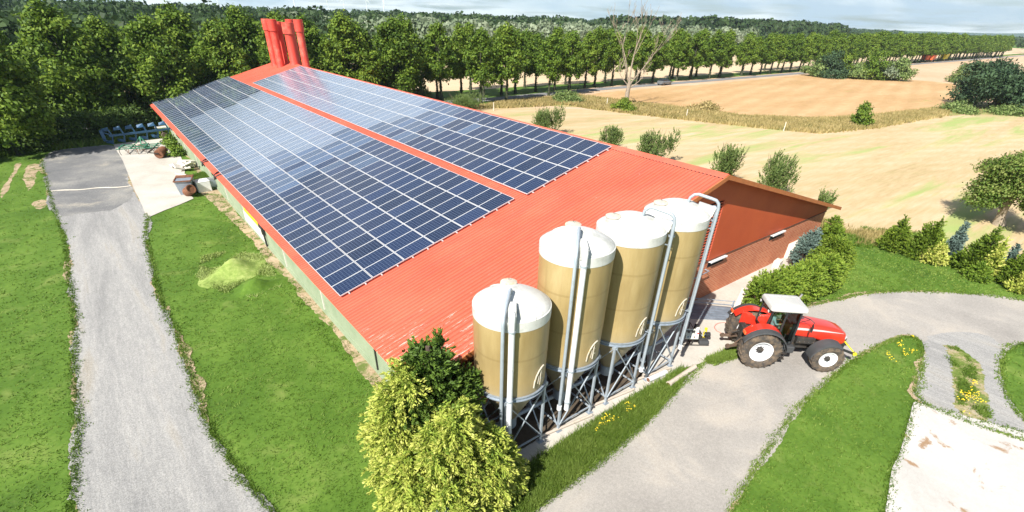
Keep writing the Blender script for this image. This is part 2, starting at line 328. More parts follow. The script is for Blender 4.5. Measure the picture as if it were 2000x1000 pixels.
M['trousers'] = simple('grey_green_trousers', (0.16, 0.19, 0.16), 0.9, var=0.1)
M['hair'] = simple('dark_hair', (0.03, 0.022, 0.016), 0.8)
M['wood_post'] = simple('pale_post', (0.62, 0.57, 0.48), 0.85, var=0.15)
M['chimney'] = simple('red_vent_shaft', (0.58, 0.060, 0.038), 0.5, var=0.10, scale=0.8, dirt=(0.62, 0.22, 0.15), dirt_at=(0.5, 0.75), dscale=0.6)
M['verge'] = simple('brown_verge', (0.40, 0.13, 0.04), 0.6, var=0.15)
M['soffit'] = simple('dark_boards', (0.12, 0.05, 0.03), 0.8, var=0.2)
M['slat'] = simple('red_slat', (0.50, 0.10, 0.05), 0.6, var=0.1)
M['dark_in'] = simple('dark_inside', (0.02, 0.02, 0.02), 0.9)
M['alu'] = simple('aluminium_frame', (0.72, 0.73, 0.74), 0.35, 0.4, var=0.04)

def glassmat(name, tint, refl=1.0):
    m, nt, b = newmat(name); nt.nodes.remove(b)
    t = nt.nodes.new('ShaderNodeBsdfTransparent'); t.inputs[0].default_value = (*tint, 1)
    g = nt.nodes.new('ShaderNodeBsdfGlossy'); g.inputs['Roughness'].default_value = 0.02; g.inputs[0].default_value = (0.9, 0.95, 0.95, 1)
    fr = nt.nodes.new('ShaderNodeFresnel'); fr.inputs[0].default_value = 1.45
    mx = nt.nodes.new('ShaderNodeMixShader'); nt.links.new(math_(nt, 'MULTIPLY', fr.outputs[0], refl), mx.inputs[0])
    nt.links.new(t.outputs[0], mx.inputs[1]); nt.links.new(g.outputs[0], mx.inputs[2]); nt.links.new(mx.outputs[0], nt.nodes['Material Output'].inputs['Surface'])
    return m
M['glass'] = glassmat('cab_glass', (0.55, 0.68, 0.60))
M['carglass'] = simple('car_glass', (0.02, 0.025, 0.03), 0.08)

def roofmat():
    m, nt, b = newmat('red_roof_sheet'); v = coords(nt, 'pos')
    f = noise(nt, v, 0.35, 7, 0.6)
    c = ramp(nt, f, [(0.3, (0.56, 0.102, 0.058)), (0.7, (0.64, 0.142, 0.085))])
    dk = ramp(nt, noise(nt, coords(nt, 'pos', (0.12, 2.6, 1)), 1.3, 8, 0.65), [(0.40, (0, 0, 0)), (0.72, (0.55, 0.55, 0.55))]); c = mixc(nt, dk, c, (0.44, 0.085, 0.06))
    # peeling paint: white flakes drawn out down the slope, only near the south-west corner of the sheets
    s = coords(nt, 'pos', (0.55, 9, 1)); fl = noise(nt, s, 1.5, 9, 0.75)
    sp = nt.nodes.new('ShaderNodeSeparateXYZ'); nt.links.new(v, sp.inputs[0])
    near = math_(nt, 'SUBTRACT', 1.0, math_(nt, 'MULTIPLY', math_(nt, 'ADD', math_(nt, 'MULTIPLY', sp.outputs[0], 0.8), sp.outputs[1]), 0.13), True)
    k = math_(nt, 'MULTIPLY', math_(nt, 'GREATER_THAN', math_(nt, 'ADD', fl, math_(nt, 'MULTIPLY', near, 0.20)), 0.70), 0.8)
    c = mixc(nt, k, c, (0.66, 0.52, 0.46))
    # small pale droppings all over
    d = math_(nt, 'GREATER_THAN', noise(nt, coords(nt, 'pos', (1.5, 5, 1)), 3.0, 3, 0.5), 0.74)
    c = mixc(nt, math_(nt, 'MULTIPLY', d, 0.45), c, (0.68, 0.45, 0.38))
    nt.links.new(c, b.inputs['Base Color']); setin(b, 'Roughness', 0.5); setin(b, 'Specular IOR Level', 0.35)
    return m
M['roof'] = roofmat()
def brickmat():
    m, nt, b = newmat('red_brick'); v = coords(nt, 'pos', (1, 1, 1), (R(-90), 0, 0))
    br = nt.nodes.new('ShaderNodeTexBrick'); nt.links.new(v, br.inputs['Vector'])
    br.inputs['Color1'].default_value = (0.46, 0.115, 0.045, 1); br.inputs['Color2'].default_value = (0.55, 0.17, 0.075, 1); br.inputs['Mortar'].default_value = (0.60, 0.33, 0.20, 1)
    br.inputs['Scale'].default_value = 1; br.inputs['Brick Width'].default_value = 0.36; br.inputs['Row Height'].default_value = 0.13; br.inputs['Mortar Size'].default_value = 0.018
    c = mixc(nt, ramp(nt, noise(nt, v, 0.8, 6), [(0.45, (0, 0, 0)), (0.7, (0.5, 0.5, 0.5))]), br.outputs['Color'], (0.38, 0.10, 0.05))
    nt.links.new(c, b.inputs['Base Color']); setin(b, 'Roughness', 0.85); bump(nt, b, br.outputs['Fac'], -0.4, 0.01); return m
M['brick'] = brickmat()
def cladmat():
    m, nt, b = newmat('rust_red_cladding'); v = coords(nt, 'pos')
    c = ramp(nt, noise(nt, v, 0.5, 6), [(0.3, (0.41, 0.066, 0.020)), (0.7, (0.50, 0.092, 0.026))])
    d = math_(nt, 'GREATER_THAN', noise(nt, v, 7, 2), 0.77); c = mixc(nt, math_(nt, 'MULTIPLY', d, 0.5), c, (0.6, 0.4, 0.25))
    nt.links.new(c, b.inputs['Base Color']); setin(b, 'Roughness', 0.6)
    w = nt.nodes.new('ShaderNodeTexWave'); w.inputs['Scale'].default_value = 5; nt.links.new(v, w.inputs['Vector']); bump(nt, b, w.outputs['Fac'], 0.25, 0.01)
    return m
M['clad'] = cladmat()
def sidewall():
    m, nt, b = newmat('green_grey_wall'); v = coords(nt, 'pos')
    c = ramp(nt, noise(nt, v, 0.8, 8, 0.65), [(0.3, (0.20, 0.26, 0.16)), (0.7, (0.30, 0.35, 0.24))])
    w = nt.nodes.new('ShaderNodeTexWave'); w.bands_direction = 'Y'; w.inputs['Scale'].default_value = 3.3; nt.links.new(v, w.inputs['Vector'])
    nt.links.new(c, b.inputs['Base Color']); setin(b, 'Roughness', 0.8); bump(nt, b, w.outputs['Fac'], 0.5, 0.02); return m
M['side'] = sidewall()
def siloskin():
    m, nt, b = newmat('tan_grp'); v = coords(nt, 'obj')
    c = ramp(nt, noise(nt, coords(nt, 'obj', (1, 1, 0.25)), 1.6, 7, 0.6), [(0.3, (0.27, 0.195, 0.080)), (0.55, (0.35, 0.262, 0.118)), (0.75, (0.43, 0.335, 0.17))])
    # rings where the strakes overlap, and a dirty foot
    sp = nt.nodes.new('ShaderNodeSeparateXYZ'); nt.links.new(v, sp.inputs[0])
    z = math_(nt, 'ADD', sp.outputs[2], math_(nt, 'MULTIPLY', noise(nt, v, 1.2, 6), 0.5))
    k = ramp(nt, z, [(0.0, (1, 1, 1)), (1.0, (1, 1, 1))])
    foot = math_(nt, 'MULTIPLY', math_(nt, 'SUBTRACT', 3.75, z, True), 0.9, True)
    bd = math_(nt, 'GREATER_THAN', math_(nt, 'SINE', math_(nt, 'MULTIPLY', math_(nt, 'ADD', sp.outputs[2], math_(nt, 'MULTIPLY', noise(nt, v, 0.7, 3), 0.12)), 4.6)), 0.985)
    c = mixc(nt, math_(nt, 'MULTIPLY', bd, 0.35), c, (0.20, 0.14, 0.05))
    run = ramp(nt, noise(nt, coords(nt, 'obj', (3.5, 3.5, 0.12)), 1.8, 6, 0.6), [(0.55, (0, 0, 0)), (0.75, (0.5, 0.5, 0.5))]); c = mixc(nt, run, c, (0.26, 0.19, 0.08))
    c = mixc(nt, foot, c, (0.30, 0.25, 0.16))
    nt.links.new(c, b.inputs['Base Color']); setin(b, 'Roughness', 0.42); setin(b, 'Specular IOR Level', 0.5)
    bump(nt, b, noise(nt, v, 25, 4), 0.06, 0.01); return m
M['tan'] = siloskin()
def pvmat(name, base, line, lw, cells=True, rough=0.12, spread=0.3, spec=0.6):
    m, nt, b = newmat(name)
    uv = nt.nodes.new('ShaderNodeUVMap'); uv.uv_map = 'UVMap'; sp = nt.nodes.new('ShaderNodeSeparateXYZ'); nt.links.new(uv.outputs[0], sp.inputs[0])
    def ln(o, w):
        f = math_(nt, 'FRACT', o); return math_(nt, 'GREATER_THAN', math_(nt, 'ABSOLUTE', math_(nt, 'SUBTRACT', f, 0.5)), 0.5-w)
    a = ln(sp.outputs[0], lw)
    k = math_(nt, 'MAXIMUM', a, ln(sp.outputs[1], lw)) if cells else a
    at = nt.nodes.new('ShaderNodeAttribute'); at.attribute_name = 'tint'; oi = nt.nodes.new('ShaderNodeObjectInfo')
    t = math_(nt, 'FRACT', math_(nt, 'ADD', at.outputs['Fac'], oi.outputs['Random']))
    c0 = ramp(nt, t, [(0, tuple(c*(1-spread) for c in base)), (1, tuple(c*(1+spread) for c in base))])
    c = mixc(nt, k, c0, line)
    nt.links.new(c, b.inputs['Base Color']); setin(b, 'Roughness', rough); setin(b, 'IOR', 1.5); setin(b, 'Specular IOR Level', spec)
    return m
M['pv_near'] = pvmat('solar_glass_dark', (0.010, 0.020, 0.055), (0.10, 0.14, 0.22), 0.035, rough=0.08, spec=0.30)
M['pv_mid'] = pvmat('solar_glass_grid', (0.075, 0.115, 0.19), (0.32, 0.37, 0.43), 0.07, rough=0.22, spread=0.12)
M['pv_blue'] = pvmat('solar_glass_blue', (0.030, 0.058, 0.120), (0.16, 0.21, 0.29), 0.045, rough=0.16, spec=0.5)  # in-between blue: fading sky reflection put into the base colour
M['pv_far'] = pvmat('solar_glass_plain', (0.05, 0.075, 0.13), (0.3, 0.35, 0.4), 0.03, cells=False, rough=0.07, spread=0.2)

# ------------------------------------------------------------------ leaf meshes
def quads_mesh(name, C, A, S, tint, mat, parent=None):
    """one diamond leaf per row: centre C, half-length vector A, half-width vector S"""
    n = len(C); V = np.empty((n, 4, 3), np.float32)
    V[:, 0] = C-A; V[:, 1] = C+S-A*0.15; V[:, 2] = C+A; V[:, 3] = C-S-A*0.15
    me = bpy.data.meshes.new(name or 'crown'); me.vertices.add(n*4); me.vertices.foreach_set('co', V.ravel())
    me.loops.add(n*4); me.loops.foreach_set('vertex_index', np.arange(n*4, dtype=np.int32))
    me.polygons.add(n); me.polygons.foreach_set('loop_start', np.arange(0, n*4, 4, dtype=np.int32)); me.polygons.foreach_set('loop_total', np.full(n, 4, np.int32))
    a = me.attributes.new('tint', 'FLOAT', 'FACE'); a.data.foreach_set('value', np.clip(tint, 0, 1).astype(np.float32))
    me.update(); me.materials.append(mat)
    return link(name, me, parent) if name else me
def unit(v): return v/np.maximum(np.linalg.norm(v, axis=1, keepdims=True), 1e-9)
def crown(name, blobs, clumps, per, cr, leaf, mat, parent=None, seed=1, mode='leaf', flat=0.7, inner=0.6, droop=0.0, wr=0.55):
    """blobs: (cx,cy,cz,rx,ry,rz). Leaf clumps spread through the outer shell of every blob."""
    rs = np.random.RandomState(seed); B = np.array(blobs, float); area = (B[:, 3]*B[:, 4]+B[:, 4]*B[:, 5]+B[:, 3]*B[:, 5]); pr = area/area.sum()
    bi = rs.choice(len(B), clumps, p=pr); d = unit(rs.normal(size=(clumps, 3))); rad = inner+(1.03-inner)*rs.rand(clumps, 1)**0.55
    pos = B[bi, :3]+d*B[bi, 3:6]*rad
    outw = unit(d/np.maximum(B[bi, 3:6], 1e-3))
    ctint = rs.rand(clumps)
    n = clumps*per; P_ = np.repeat(pos, per, 0); O = np.repeat(outw, per, 0); T = np.repeat(ctint, per)
    if mode == 'leaf':
        off = rs.normal(size=(n, 3))*cr*np.array([1, 1, flat])*0.6; C = P_+off
        Nn = unit(O*0.5+np.array([0, 0, 0.5])+rs.normal(size=(n, 3))*0.6+unit(off)*0.4)
        A = unit(np.cross(Nn, rs.normal(size=(n, 3))))
    else:   # sprays: scale-leaved fronds reaching outwards along one axis
        ax = unit(O*np.array([1, 1, 0.6])+np.array([0, 0, 0.35-droop])+rs.normal(size=(n, 3))*0.0+np.repeat(rs.normal(size=(clumps, 3))*0.3, per, 0))
        t = rs.rand(n, 1); sp_ = unit(rs.normal(size=(n, 3))); sp_ -= ax*(sp_*ax).sum(1, keepdims=True)
        C = P_+ax*(t-0.5)*cr*1.6+sp_*cr*0.45*(1-t*0.6)*rs.rand(n, 1)+np.array([0, 0, -1])*(t**2)*cr*droop
        A = unit(ax+sp_*0.7+rs.normal(size=(n, 3))*0.15); Nn = unit(np.cross(A, rs.normal(size=(n, 3))))
    if mode != 'leaf': T = T*0.75; T = np.clip(T*0.55+0.62*t[:, 0]**1.2-0.05, 0, 1)
    S = unit(np.cross(A, Nn)); sz = leaf*(0.7+0.6*rs.rand(n, 1))
    tint = T*0.65+rs.rand(n)*0.35
    return quads_mesh(name, C, A*sz*0.5, S*sz*0.5*wr, tint, mat, parent)
def trunk_mb(h, r0, r1, bend=0.15, seed=1, seg=8, limbs=(), roots=True):
    rr = random.Random(seed); mb = MB(); n = 7
    path = []; x = y = 0
    for i in range(n):
        z = h*i/(n-1); path.append((x, y, z)); x += rr.uniform(-bend, bend)*h/n; y += rr.uniform(-bend, bend)*h/n
    rad = [r0+(r1-r0)*i/(n-1) for i in range(n)]
    if roots: rad[0] *= 1.45
    mb.tube(path, rad, seg)
    for (zf, az, L, up, r_) in limbs:
        i = min(n-2, int(zf*(n-1))); b = Vector(path[i]).lerp(Vector(path[i+1]), zf*(n-1)-i)
        d = Vector((math.cos(az), math.sin(az), up)).normalized()
        pts = [b]; 
        for k in range(4):
            d = (d+Vector((rr.uniform(-.25, .25), rr.uniform(-.25, .25), rr.uniform(-.05, .25)))).normalized(); pts.append(pts[-1]+d*L/4)
        mb.tube(pts, [r_*(1-0.2*k) for k in range(5)], 6)
    return mb

# ------------------------------------------------------------------ ground
def wobble(pts, step, amp, seed, closed=True):
    rr = random.Random(seed); out = []; n = len(pts); step *= 0.45; arc = 0.0
    ph = [(rr.uniform(0, 6.28), 1/(0.35*1.75**k)*rr.uniform(0.8, 1.2), 0.55*1.35**(k-2)) for k in range(6)]
    for i in range(n if closed else n-1):
        a, b = Vector(pts[i]), Vector(pts[(i+1) % n]); L = (b-a).length; k = max(1, min(160, int(L/step)))
        nrm = Vector((-(b-a).y, (b-a).x)).normalized() if L > 1e-6 else Vector((0, 0))
        for j in range(k):
            p_ = a.lerp(b, j/k); arc += L/k; w = amp*(0.45*sum(g*math.sin(f*arc*1.3+q) for q, f, g in ph)+rr.uniform(-0.25, 0.25))
            out.append(p_+nrm*w)
    if not closed: out.append(Vector(pts[-1]))
    return out
def smooth(pts, it=2):
    P_ = [Vector(p) for p in pts]
    for _ in range(it):
        q = []
        for i in range(len(P_)):
            a, b = P_[i], P_[(i+1) % len(P_)]; q += [a.lerp(b, 0.25), a.lerp(b, 0.75)]
        P_ = q
    return P_
POLY = {}
def sheet(name, pts, mat, z, amp=0.08, step=0.5, sm=1, px=True, seed=3, label=None, kind='structure'):
    P2 = [G(*p).xy if px else Vector(p) for p in pts]
    P2 = smooth(P2, sm) if sm else P2
    POLY[name] = [(p.x, p.y) for p in P2]
    W2 = wobble(P2, step, amp, seed) if amp else P2
    me = bpy.data.meshes.new(name); tris = tessellate_polygon([[Vector((p.x, p.y, 0)) for p in W2]])
    me.from_pydata([(p.x, p.y, z) for p in W2], [], [tuple(t) for t in tris])
    bm = bmesh.new(); bm.from_mesh(me); bmesh.ops.recalc_face_normals(bm, faces=bm.faces)
    if bm.faces and sum(f.normal.z for f in bm.faces) < 0: bmesh.ops.reverse_faces(bm, faces=bm.faces)
    bm.to_mesh(me); bm.free(); me.materials.append(mat)
    return tag(link(name, me), label, kind=kind)
mb = MB(); mb.add([(-9000, -9000, 0), (9000, -9000, 0), (9000, 9000, 0), (-9000, 9000, 0)], [(0, 1, 2, 3)])
tag(mb.build('ground', M['grass']), kind='structure')

sheet('field_far', [(50, 60), (60, 76), (200, 77.5), (360, 82), (900, 92), (900, -500), (150, -500), (120, -60)], M['crop_far'], 0.004, px=False, amp=0)
sheet('field_behind_avenue', [(-10, 84), (200, 84), (900, 100), (900, 190), (300, 175), (100, 160), (40, 150), (5, 125)], M['field_pale'], 0.004, px=False, amp=0.3, step=4)
sheet('crop_field', [(1120, 191), (1180, 180), (1300, 170), (1400, 163), (1500, 153.5), (1590, 144), (1700, 152.5), (1850, 160), (1890, 175), (1882, 200), (1850, 216), (1700, 232), (1600, 237), (1450, 231), (1330, 215), (1240, 204)], M['crop'], 0.012, amp=0.5, step=4)
sheet('dry_margin', [(900, 212), (945, 203), (1000, 196), (1080, 187), (1130, 186), (1240, 200), (1330, 211), (1450, 227), (1600, 232), (1700, 226), (1850, 209), (1900, 200), (2100, 205), (2100, 240), (1900, 222), (1850, 226), (1705, 252), (1600, 262), (1500, 253), (1350, 236), (1210, 221), (1100, 206), (1000, 212), (900, 222)], M['dry'], 0.016, amp=0.4, step=2)
sheet('stubble_field', [(34.5, 70), (47, 66), (57, 58), (66.5, 48), (70.7, 36.5), (75.4, 27.6), (82, 22.2), (94.5, 17.6), (124.1, 14.8), (137.6, 6.7), (160, -20), (150, -60), (60, -60), (46, -24), (43, -13), (39.5, -6), (37.5, -1.5), (33.6, 1)], M['stubble'], 0.020, px=False, amp=0.3, step=1.5)
sheet('country_road', [(-60, 69.3), (40, 69.6), (56, 68.6), (70, 70.2), (90, 71.2), (130, 71.8), (200, 73.2), (350, 76), (900, 86), (900, 90), (350, 79.6), (200, 76.8), (130, 75.2), (90, 74.4), (70, 73.4), (56, 72.4), (40, 73.4), (-60, 73)], M['road_far'], 0.024, px=False, sm=0, amp=0)
sheet('dark_floor', [(-60, 56), (-14, 58), (-9, 62.5), (0, 66), (14, 70), (30, 68.5), (48, 67), (48, 96), (20, 100), (-60, 104)], M['wood_floor'], 0.006, px=False, amp=0.6, step=2)

TRK = [(140, 1000), (150, 900), (156, 820), (144, 720), (150, 640), (138, 560), (128, 470), (112, 425), (98, 385), (90, 345), (80, 315), (95, 297), (130, 291), (180, 286), (222, 283), (238, 300), (252, 340), (275, 395), (290, 425), (283, 460), (298, 520), (313, 588), (340, 640), (370, 725), (402, 830), (470, 930), (530, 1000), (610, 1090), (640, 1300), (140, 1300)]
sheet('track_shoulder', TRK, M['soil'], 0.020, amp=0.28, step=0.35, seed=5)
sheet('farm_track', TRK, M['gravel'], 0.024, amp=0.22, step=0.3)
sheet('dark_yard', [(112, 425), (98, 385), (90, 345), (80, 315), (95, 297), (130, 291), (180, 286), (222, 283), (238, 300), (252, 340), (268, 380), (230, 410), (170, 416)], M['gravel_dark'], 0.028, amp=0.3, step=0.35)
sheet('concrete_yard', [(222, 283), (262, 277), (310, 272), (336, 262), (352, 300), (362, 330), (358, 372), (378, 388), (352, 400), (320, 412), (288, 426), (262, 370), (242, 318)], M['concrete'], 0.036, amp=0.03, sm=0)
sheet('bare_patch', [(45, 335), (60, 320), (78, 322), (70, 345), (62, 365), (52, 375)], M['soil'], 0.006, amp=0.15, step=0.25)
sheet('bare_patch', [(62, 395), (88, 388), (94, 400), (72, 412)], M['soil'], 0.006, amp=0.12, step=0.25, seed=9)
sheet('bare_patch', [(0, 372), (22, 345), (34, 318), (40, 320), (28, 350), (12, 380), (0, 390)], M['soil'], 0.006, amp=0.12, step=0.25, seed=11)
def mound(name, px, py, rx, ry, h, rz, mat, label, seed):
    p_ = G(px, py); m_ = MB(); n = 30; V = []
    for j in range(n+1):
        for i in range(n+1):
            u, v = (i/n-0.5)*2, (j/n-0.5)*2; q = u*u+v*v
            z = h*max(0, math.exp(-2.4*q)-0.09)*(1+0.35*math.sin(5.1*u+seed)+0.30*math.sin(6.3*v+2*u+seed)) + 0.02*math.sin(17*u)*math.sin(19*v)*(q < 0.9)
            V.append((p_.x+u*rx*math.cos(rz)-v*ry*math.sin(rz), p_.y+u*rx*math.sin(rz)+v*ry*math.cos(rz), z-0.01))
    m_.add(V, [(j*(n+1)+i, j*(n+1)+i+1, (j+1)*(n+1)+i+1, (j+1)*(n+1)+i) for j in range(n) for i in range(n)]); return tag(m_.build(name, mat, smooth=True), label, kind='stuff')
CUT = ground('cut_grass', [(0.35, (0.12, 0.19, 0.035)), (0.5, (0.24, 0.32, 0.08)), (0.65, (0.40, 0.46, 0.16))], 0.6, 5, bmp=0.5)
mound('cut_grass_mound', 458, 532, 2.2, 1.5, 0.55, 0.5, CUT, 'pale low mound of cut grass on the lawn', 1)
mound('grass_mound', 508, 560, 1.7, 1.2, 0.5, 0.3, M['grass'], 'green grassy hump beside the pale mound on the lawn', 3)
sheet('wall_verge', [(0.30, 1.5), (0.25, 6), (0.35, 11), (0.15, 16), (0.0, 22), (-0.25, 27), (-0.45, 32), (-0.5, 36), (0.1, 40), (0.4, 52), (0.4, 66), (0.75, 66), (0.75, 1.5)], M['soil'], 0.010, px=False, amp=0.20, step=0.35)

RD_ = [(1030, 1010), (1110, 948), (1185, 898), (1250, 838), (1300, 782), (1342, 742), (1380, 705), (1432, 690), (1450, 660), (1500, 620), (1560, 601), (1640, 585), (1690, 573), (1760, 569), (1850, 571), (1930, 578), (2010, 589), (2400, 640), (2400, 740), (2010, 668), (1962, 680), (1950, 715), (1962, 770), (1990, 815), (2030, 850), (2030, 870), (1900, 830), (1782, 782), (1798, 735), (1802, 690), (1792, 658), (1760, 658), (1700, 683), (1655, 712), (1610, 748), (1560, 795), (1505, 868), (1460, 940), (1418, 1010), (1380, 1150), (950, 1150)]
sheet('road_shoulder', RD_, M['soil'], 0.020, amp=0.26, step=0.3, seed=6)
sheet('road', RD_, M['asphalt'], 0.024, amp=0.15, step=0.25)
sheet('gravel_track', [(1798, 662), (1850, 650), (1930, 655), (1958, 680), (1950, 715), (1962, 770), (1990, 815), (2030, 852), (2030, 868), (1900, 832), (1785, 785), (1800, 735), (1803, 690)], M['gravel'], 0.028, amp=0.12, step=0.3)
sheet('track_grass', [(1842, 680), (1862, 676), (1885, 690), (1902, 715), (1908, 745), (1922, 780), (1936, 815), (1930, 830), (1880, 815), (1870, 790), (1872, 760), (1866, 725), (1850, 700)], M['patchy'], 0.032, amp=0.30, step=0.2)
sheet('concrete_pad', [(1786, 786), (2200, 905), (2400, 1300), (1700, 1300), (1728, 1000), (1742, 915), (1762, 880), (1776, 830)], M['concrete_stain'], 0.036, amp=0.04, step=0.3, sm=0)
sheet('farm_apron', [(0.2, -3.0), (2.6, -3.0), (5.0, -2.95), (8, -2.95), (12.0, -2.85), (13.4, -3.2), (15.6, -3.9), (17.5, -4.4), (19.0, -3.4), (19.6, -1.7), (24.5, -1.2), (32.2, -0.5), (32.2, 0.6), (0.2, 0.6)], M['concrete'], 0.032, px=False, sm=0, amp=0.05, step=0.3)
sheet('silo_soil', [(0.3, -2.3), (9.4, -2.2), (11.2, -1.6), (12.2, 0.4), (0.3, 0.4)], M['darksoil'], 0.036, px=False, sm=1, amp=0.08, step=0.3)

# ------------------------------------------------------------------ barn
L_, WD, HE, HR = 68.37, 33.21, 2.691, 7.245
TH = math.atan2(HR-HE, WD/2); SL = WD/2/math.cos(TH)
barn = empty('barn', (WD/2, L_/2, 0), 0, 'long low livestock barn with red corrugated roof and brick gable end', 'barn')
barn.matrix_world = Matrix.Translation((WD/2, L_/2, 0))
def rel(o, parent):   # parent o to the thing but keep the coordinates of its mesh in the world
    o.parent = parent; o.matrix_parent_inverse = Matrix.Translation(-Vector(parent.location)); return o
# corrugated sheets as real profile
def slope(side):
    mb_v = []; mb_f = []; p_ = 0.2072; n = int(L_/p_); prof = []
    for i in range(n):
        y = i*p_
        prof += [(y, 0), (y+0.095, 0), (y+0.12, 0.048), (y+0.182, 0.048)]
    prof.append((L_, 0))
    us = [0, SL*0.33, SL*0.66, SL]
    k = len(prof)
    for u in us:
        for (y, h) in prof:
            x = u*math.cos(TH)-h*math.sin(TH); z = HE+u*math.sin(TH)+h*math.cos(TH)
            mb_v.append((x if side == 0 else WD-x, y, z))
    for j in range(len(us)-1):
        for i in range(k-1):
            f = (j*k+i, (j+1)*k+i, (j+1)*k+i+1, j*k+i+1); mb_f.append(f if side else f[::-1])
    return mb_v, mb_f
rm = MB()
for s in (0, 1): rm.add(*slope(s))
# underside deck
for s in (0, 1):
    fx = lambda x: x if s == 0 else WD-x
    rm.add([(fx(0), 0.02, HE-0.09), (fx(WD/2), 0.02, HR-0.09), (fx(WD/2), L_-0.02, HR-0.09), (fx(0), L_-0.02, HE-0.09)], [(0, 1, 2, 3)])
    rm.add([(fx(0.01), 0.02, HE-0.09), (fx(0.01), L_-0.02, HE-0.09), (fx(0.01), L_-0.02, HE-0.004), (fx(0.01), 0.02, HE-0.004)], [(0, 1, 2, 3)])
roof = rel(rm.build('roof', M['roof']), barn)
# ridge cap; dark blocks stand in for the dashed shadow under its edge
rc_ = MB()
for s in (0, 1):
    fx = lambda x: x if s == 0 else WD-x
    x0, z0 = WD/2-0.36*math.cos(TH), HR-0.36*math.sin(TH)
    rc_.add([(fx(x0), 0, z0+0.055), (WD/2, 0, HR+0.075), (WD/2, L_, HR+0.075), (fx(x0), L_, z0+0.055)], [(0, 1, 2, 3)])
    rc_.add([(fx(x0-0.012), 0, z0+0.030), (fx(x0), 0, z0+0.055), (fx(x0), L_, z0+0.055), (fx(x0-0.012), L_, z0+0.030)], [(0, 1, 2, 3)])
cap = rel(rc_.build('ridge_cap', M['roof']), barn)
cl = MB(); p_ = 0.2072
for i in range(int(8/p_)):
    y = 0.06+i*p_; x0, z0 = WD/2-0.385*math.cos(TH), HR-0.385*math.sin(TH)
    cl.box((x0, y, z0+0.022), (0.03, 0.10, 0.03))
rel(cl.build('ridge_shadow_dash', M['dark_in']), barn)
# verge boards along both rakes of the near gable, fascia shown edge-on
vg = MB()
for s in (0, 1):
    fx = lambda x: x if s == 0 else WD-x
    for y0 in (-0.03,):
        a = Vector((fx(0), y0, HE-0.04)); b = Vector((WD/2, y0, HR-0.04+0.0))
        for p1, p2, q1, q2 in ((a, b, -0.13, 0.085),):
            vg.add([(p1.x, y0-0.02, p1.z+q1), (p2.x, y0-0.02, p2.z+q1), (p2.x, y0-0.02, p2.z+q2), (p1.x, y0-0.02, p1.z+q2),
                    (p1.x, y0+0.03, p1.z+q1), (p2.x, y0+0.03, p2.z+q1), (p2.x, y0+0.03, p2.z+q2), (p1.x, y0+0.03, p1.z+q2)],
                   [(0, 1, 2, 3), (7, 6, 5, 4), (3, 2, 6, 7), (1, 0, 4, 5), (0, 3, 7, 4), (2, 1, 5, 6)])
rel(vg.build('verge_board', M['verge']), barn)
GY = 0.58; BZ = 2.42
def zroof(x): return HE-0.10+(min(x, WD-x))*math.tan(TH)
w = MB(); w.box(((0.7+32.5)/2, GY+0.15, BZ/2), (31.8, 0.30, BZ)); rel(w.build('brick_wall', M['brick']), barn)
LX0, LX1, LZ0, LZ1 = 14.2, 17.98, BZ+0.05, 5.75
def clad_poly(x0, x1, z0):
    xs = [x0]+([WD/2] if x0 < WD/2 < x1 else [])+[x1]
    low = [(x, z0) for x in (x0, x1)]; top = [(x, zroof(x)) for x in reversed(xs)]
    P_ = low+top; n = len(P_)
    return [(x, GY-0.015, z) for x, z in P_]+[(x, GY+0.12, z) for x, z in P_], [tuple(range(n)), tuple(reversed(range(n, 2*n)))]+[(i, i+n, (i+1) % n+n, (i+1) % n) for i in range(n)]
c = MB(); c.add(*clad_poly(0.7, LX0, BZ+0.004)); c.add(*clad_poly(LX1, 32.5, BZ+0.004))
xs0, xs1 = LX0, LX1
P_ = [(xs0, LZ1), (xs1, LZ1), (xs1, zroof(xs1)), (WD/2, zroof(WD/2)), (xs0, zroof(xs0))]; n = 5
c.add([(x, GY-0.015, z) for x, z in P_]+[(x, GY+0.12, z) for x, z in P_], [tuple(range(n)), tuple(reversed(range(n, 2*n)))]+[(i, i+n, (i+1) % n+n, (i+1) % n) for i in range(n)])
rel(c.build('gable_cladding', M['clad']), barn)
lv = MB(); lv.box(((LX0+LX1)/2, GY+0.16, (LZ0+LZ1)/2), (LX1-LX0, 0.05, LZ1-LZ0)); back = rel(lv.build('louvre_vent', M['dark_in']), barn)
sl_ = MB(); z = LZ0+0.06
while z < LZ1-0.03:
    sl_.bar((LX0, GY+0.015, z), (LX1, GY+0.015, z), 0.05, 0.045); z += 0.155
sl_.box((LX0+0.03, GY+0.02, (LZ0+LZ1)/2), (0.06, 0.1, LZ1-LZ0)); sl_.box((LX1-0.03, GY+0.02, (LZ0+LZ1)/2), (0.06, 0.1, LZ1-LZ0))
o = rel(sl_.build('slat', M['slat']), barn); 
ds = MB(); ds.box(((0.7+32.5)/2, GY-0.03, BZ+0.0), (31.8, 0.03, 0.05)); rel(ds.build('flashing', M['soffit']), barn)
for x in (18.85, 25.55):   # strip windows under white hoods
    h = MB(); h.box((x, GY-0.10, 2.36), (1.62, 0.20, 0.035), M=Matrix.Rotation(R(-12), 4, 'X')); h.box((x, GY-0.19, 2.335), (1.62, 0.02, 0.05)); rel(h.build('window_hood', M['white'], bevel=0.004), barn)
    g_ = MB(); g_.box((x, GY-0.012, 2.16), (1.56, 0.03, 0.28)); rel(g_.build('strip_window', M['carglass']), barn)
rl = MB(); rl.tube([(16.5, GY-0.25, 1.87), (17.95, GY-0.25, 1.93), (17.95, GY, 1.93)], 0.03); rel(rl.build('wall_pipe', M['steel']), barn)
for x in (14.3, 17.7): pass
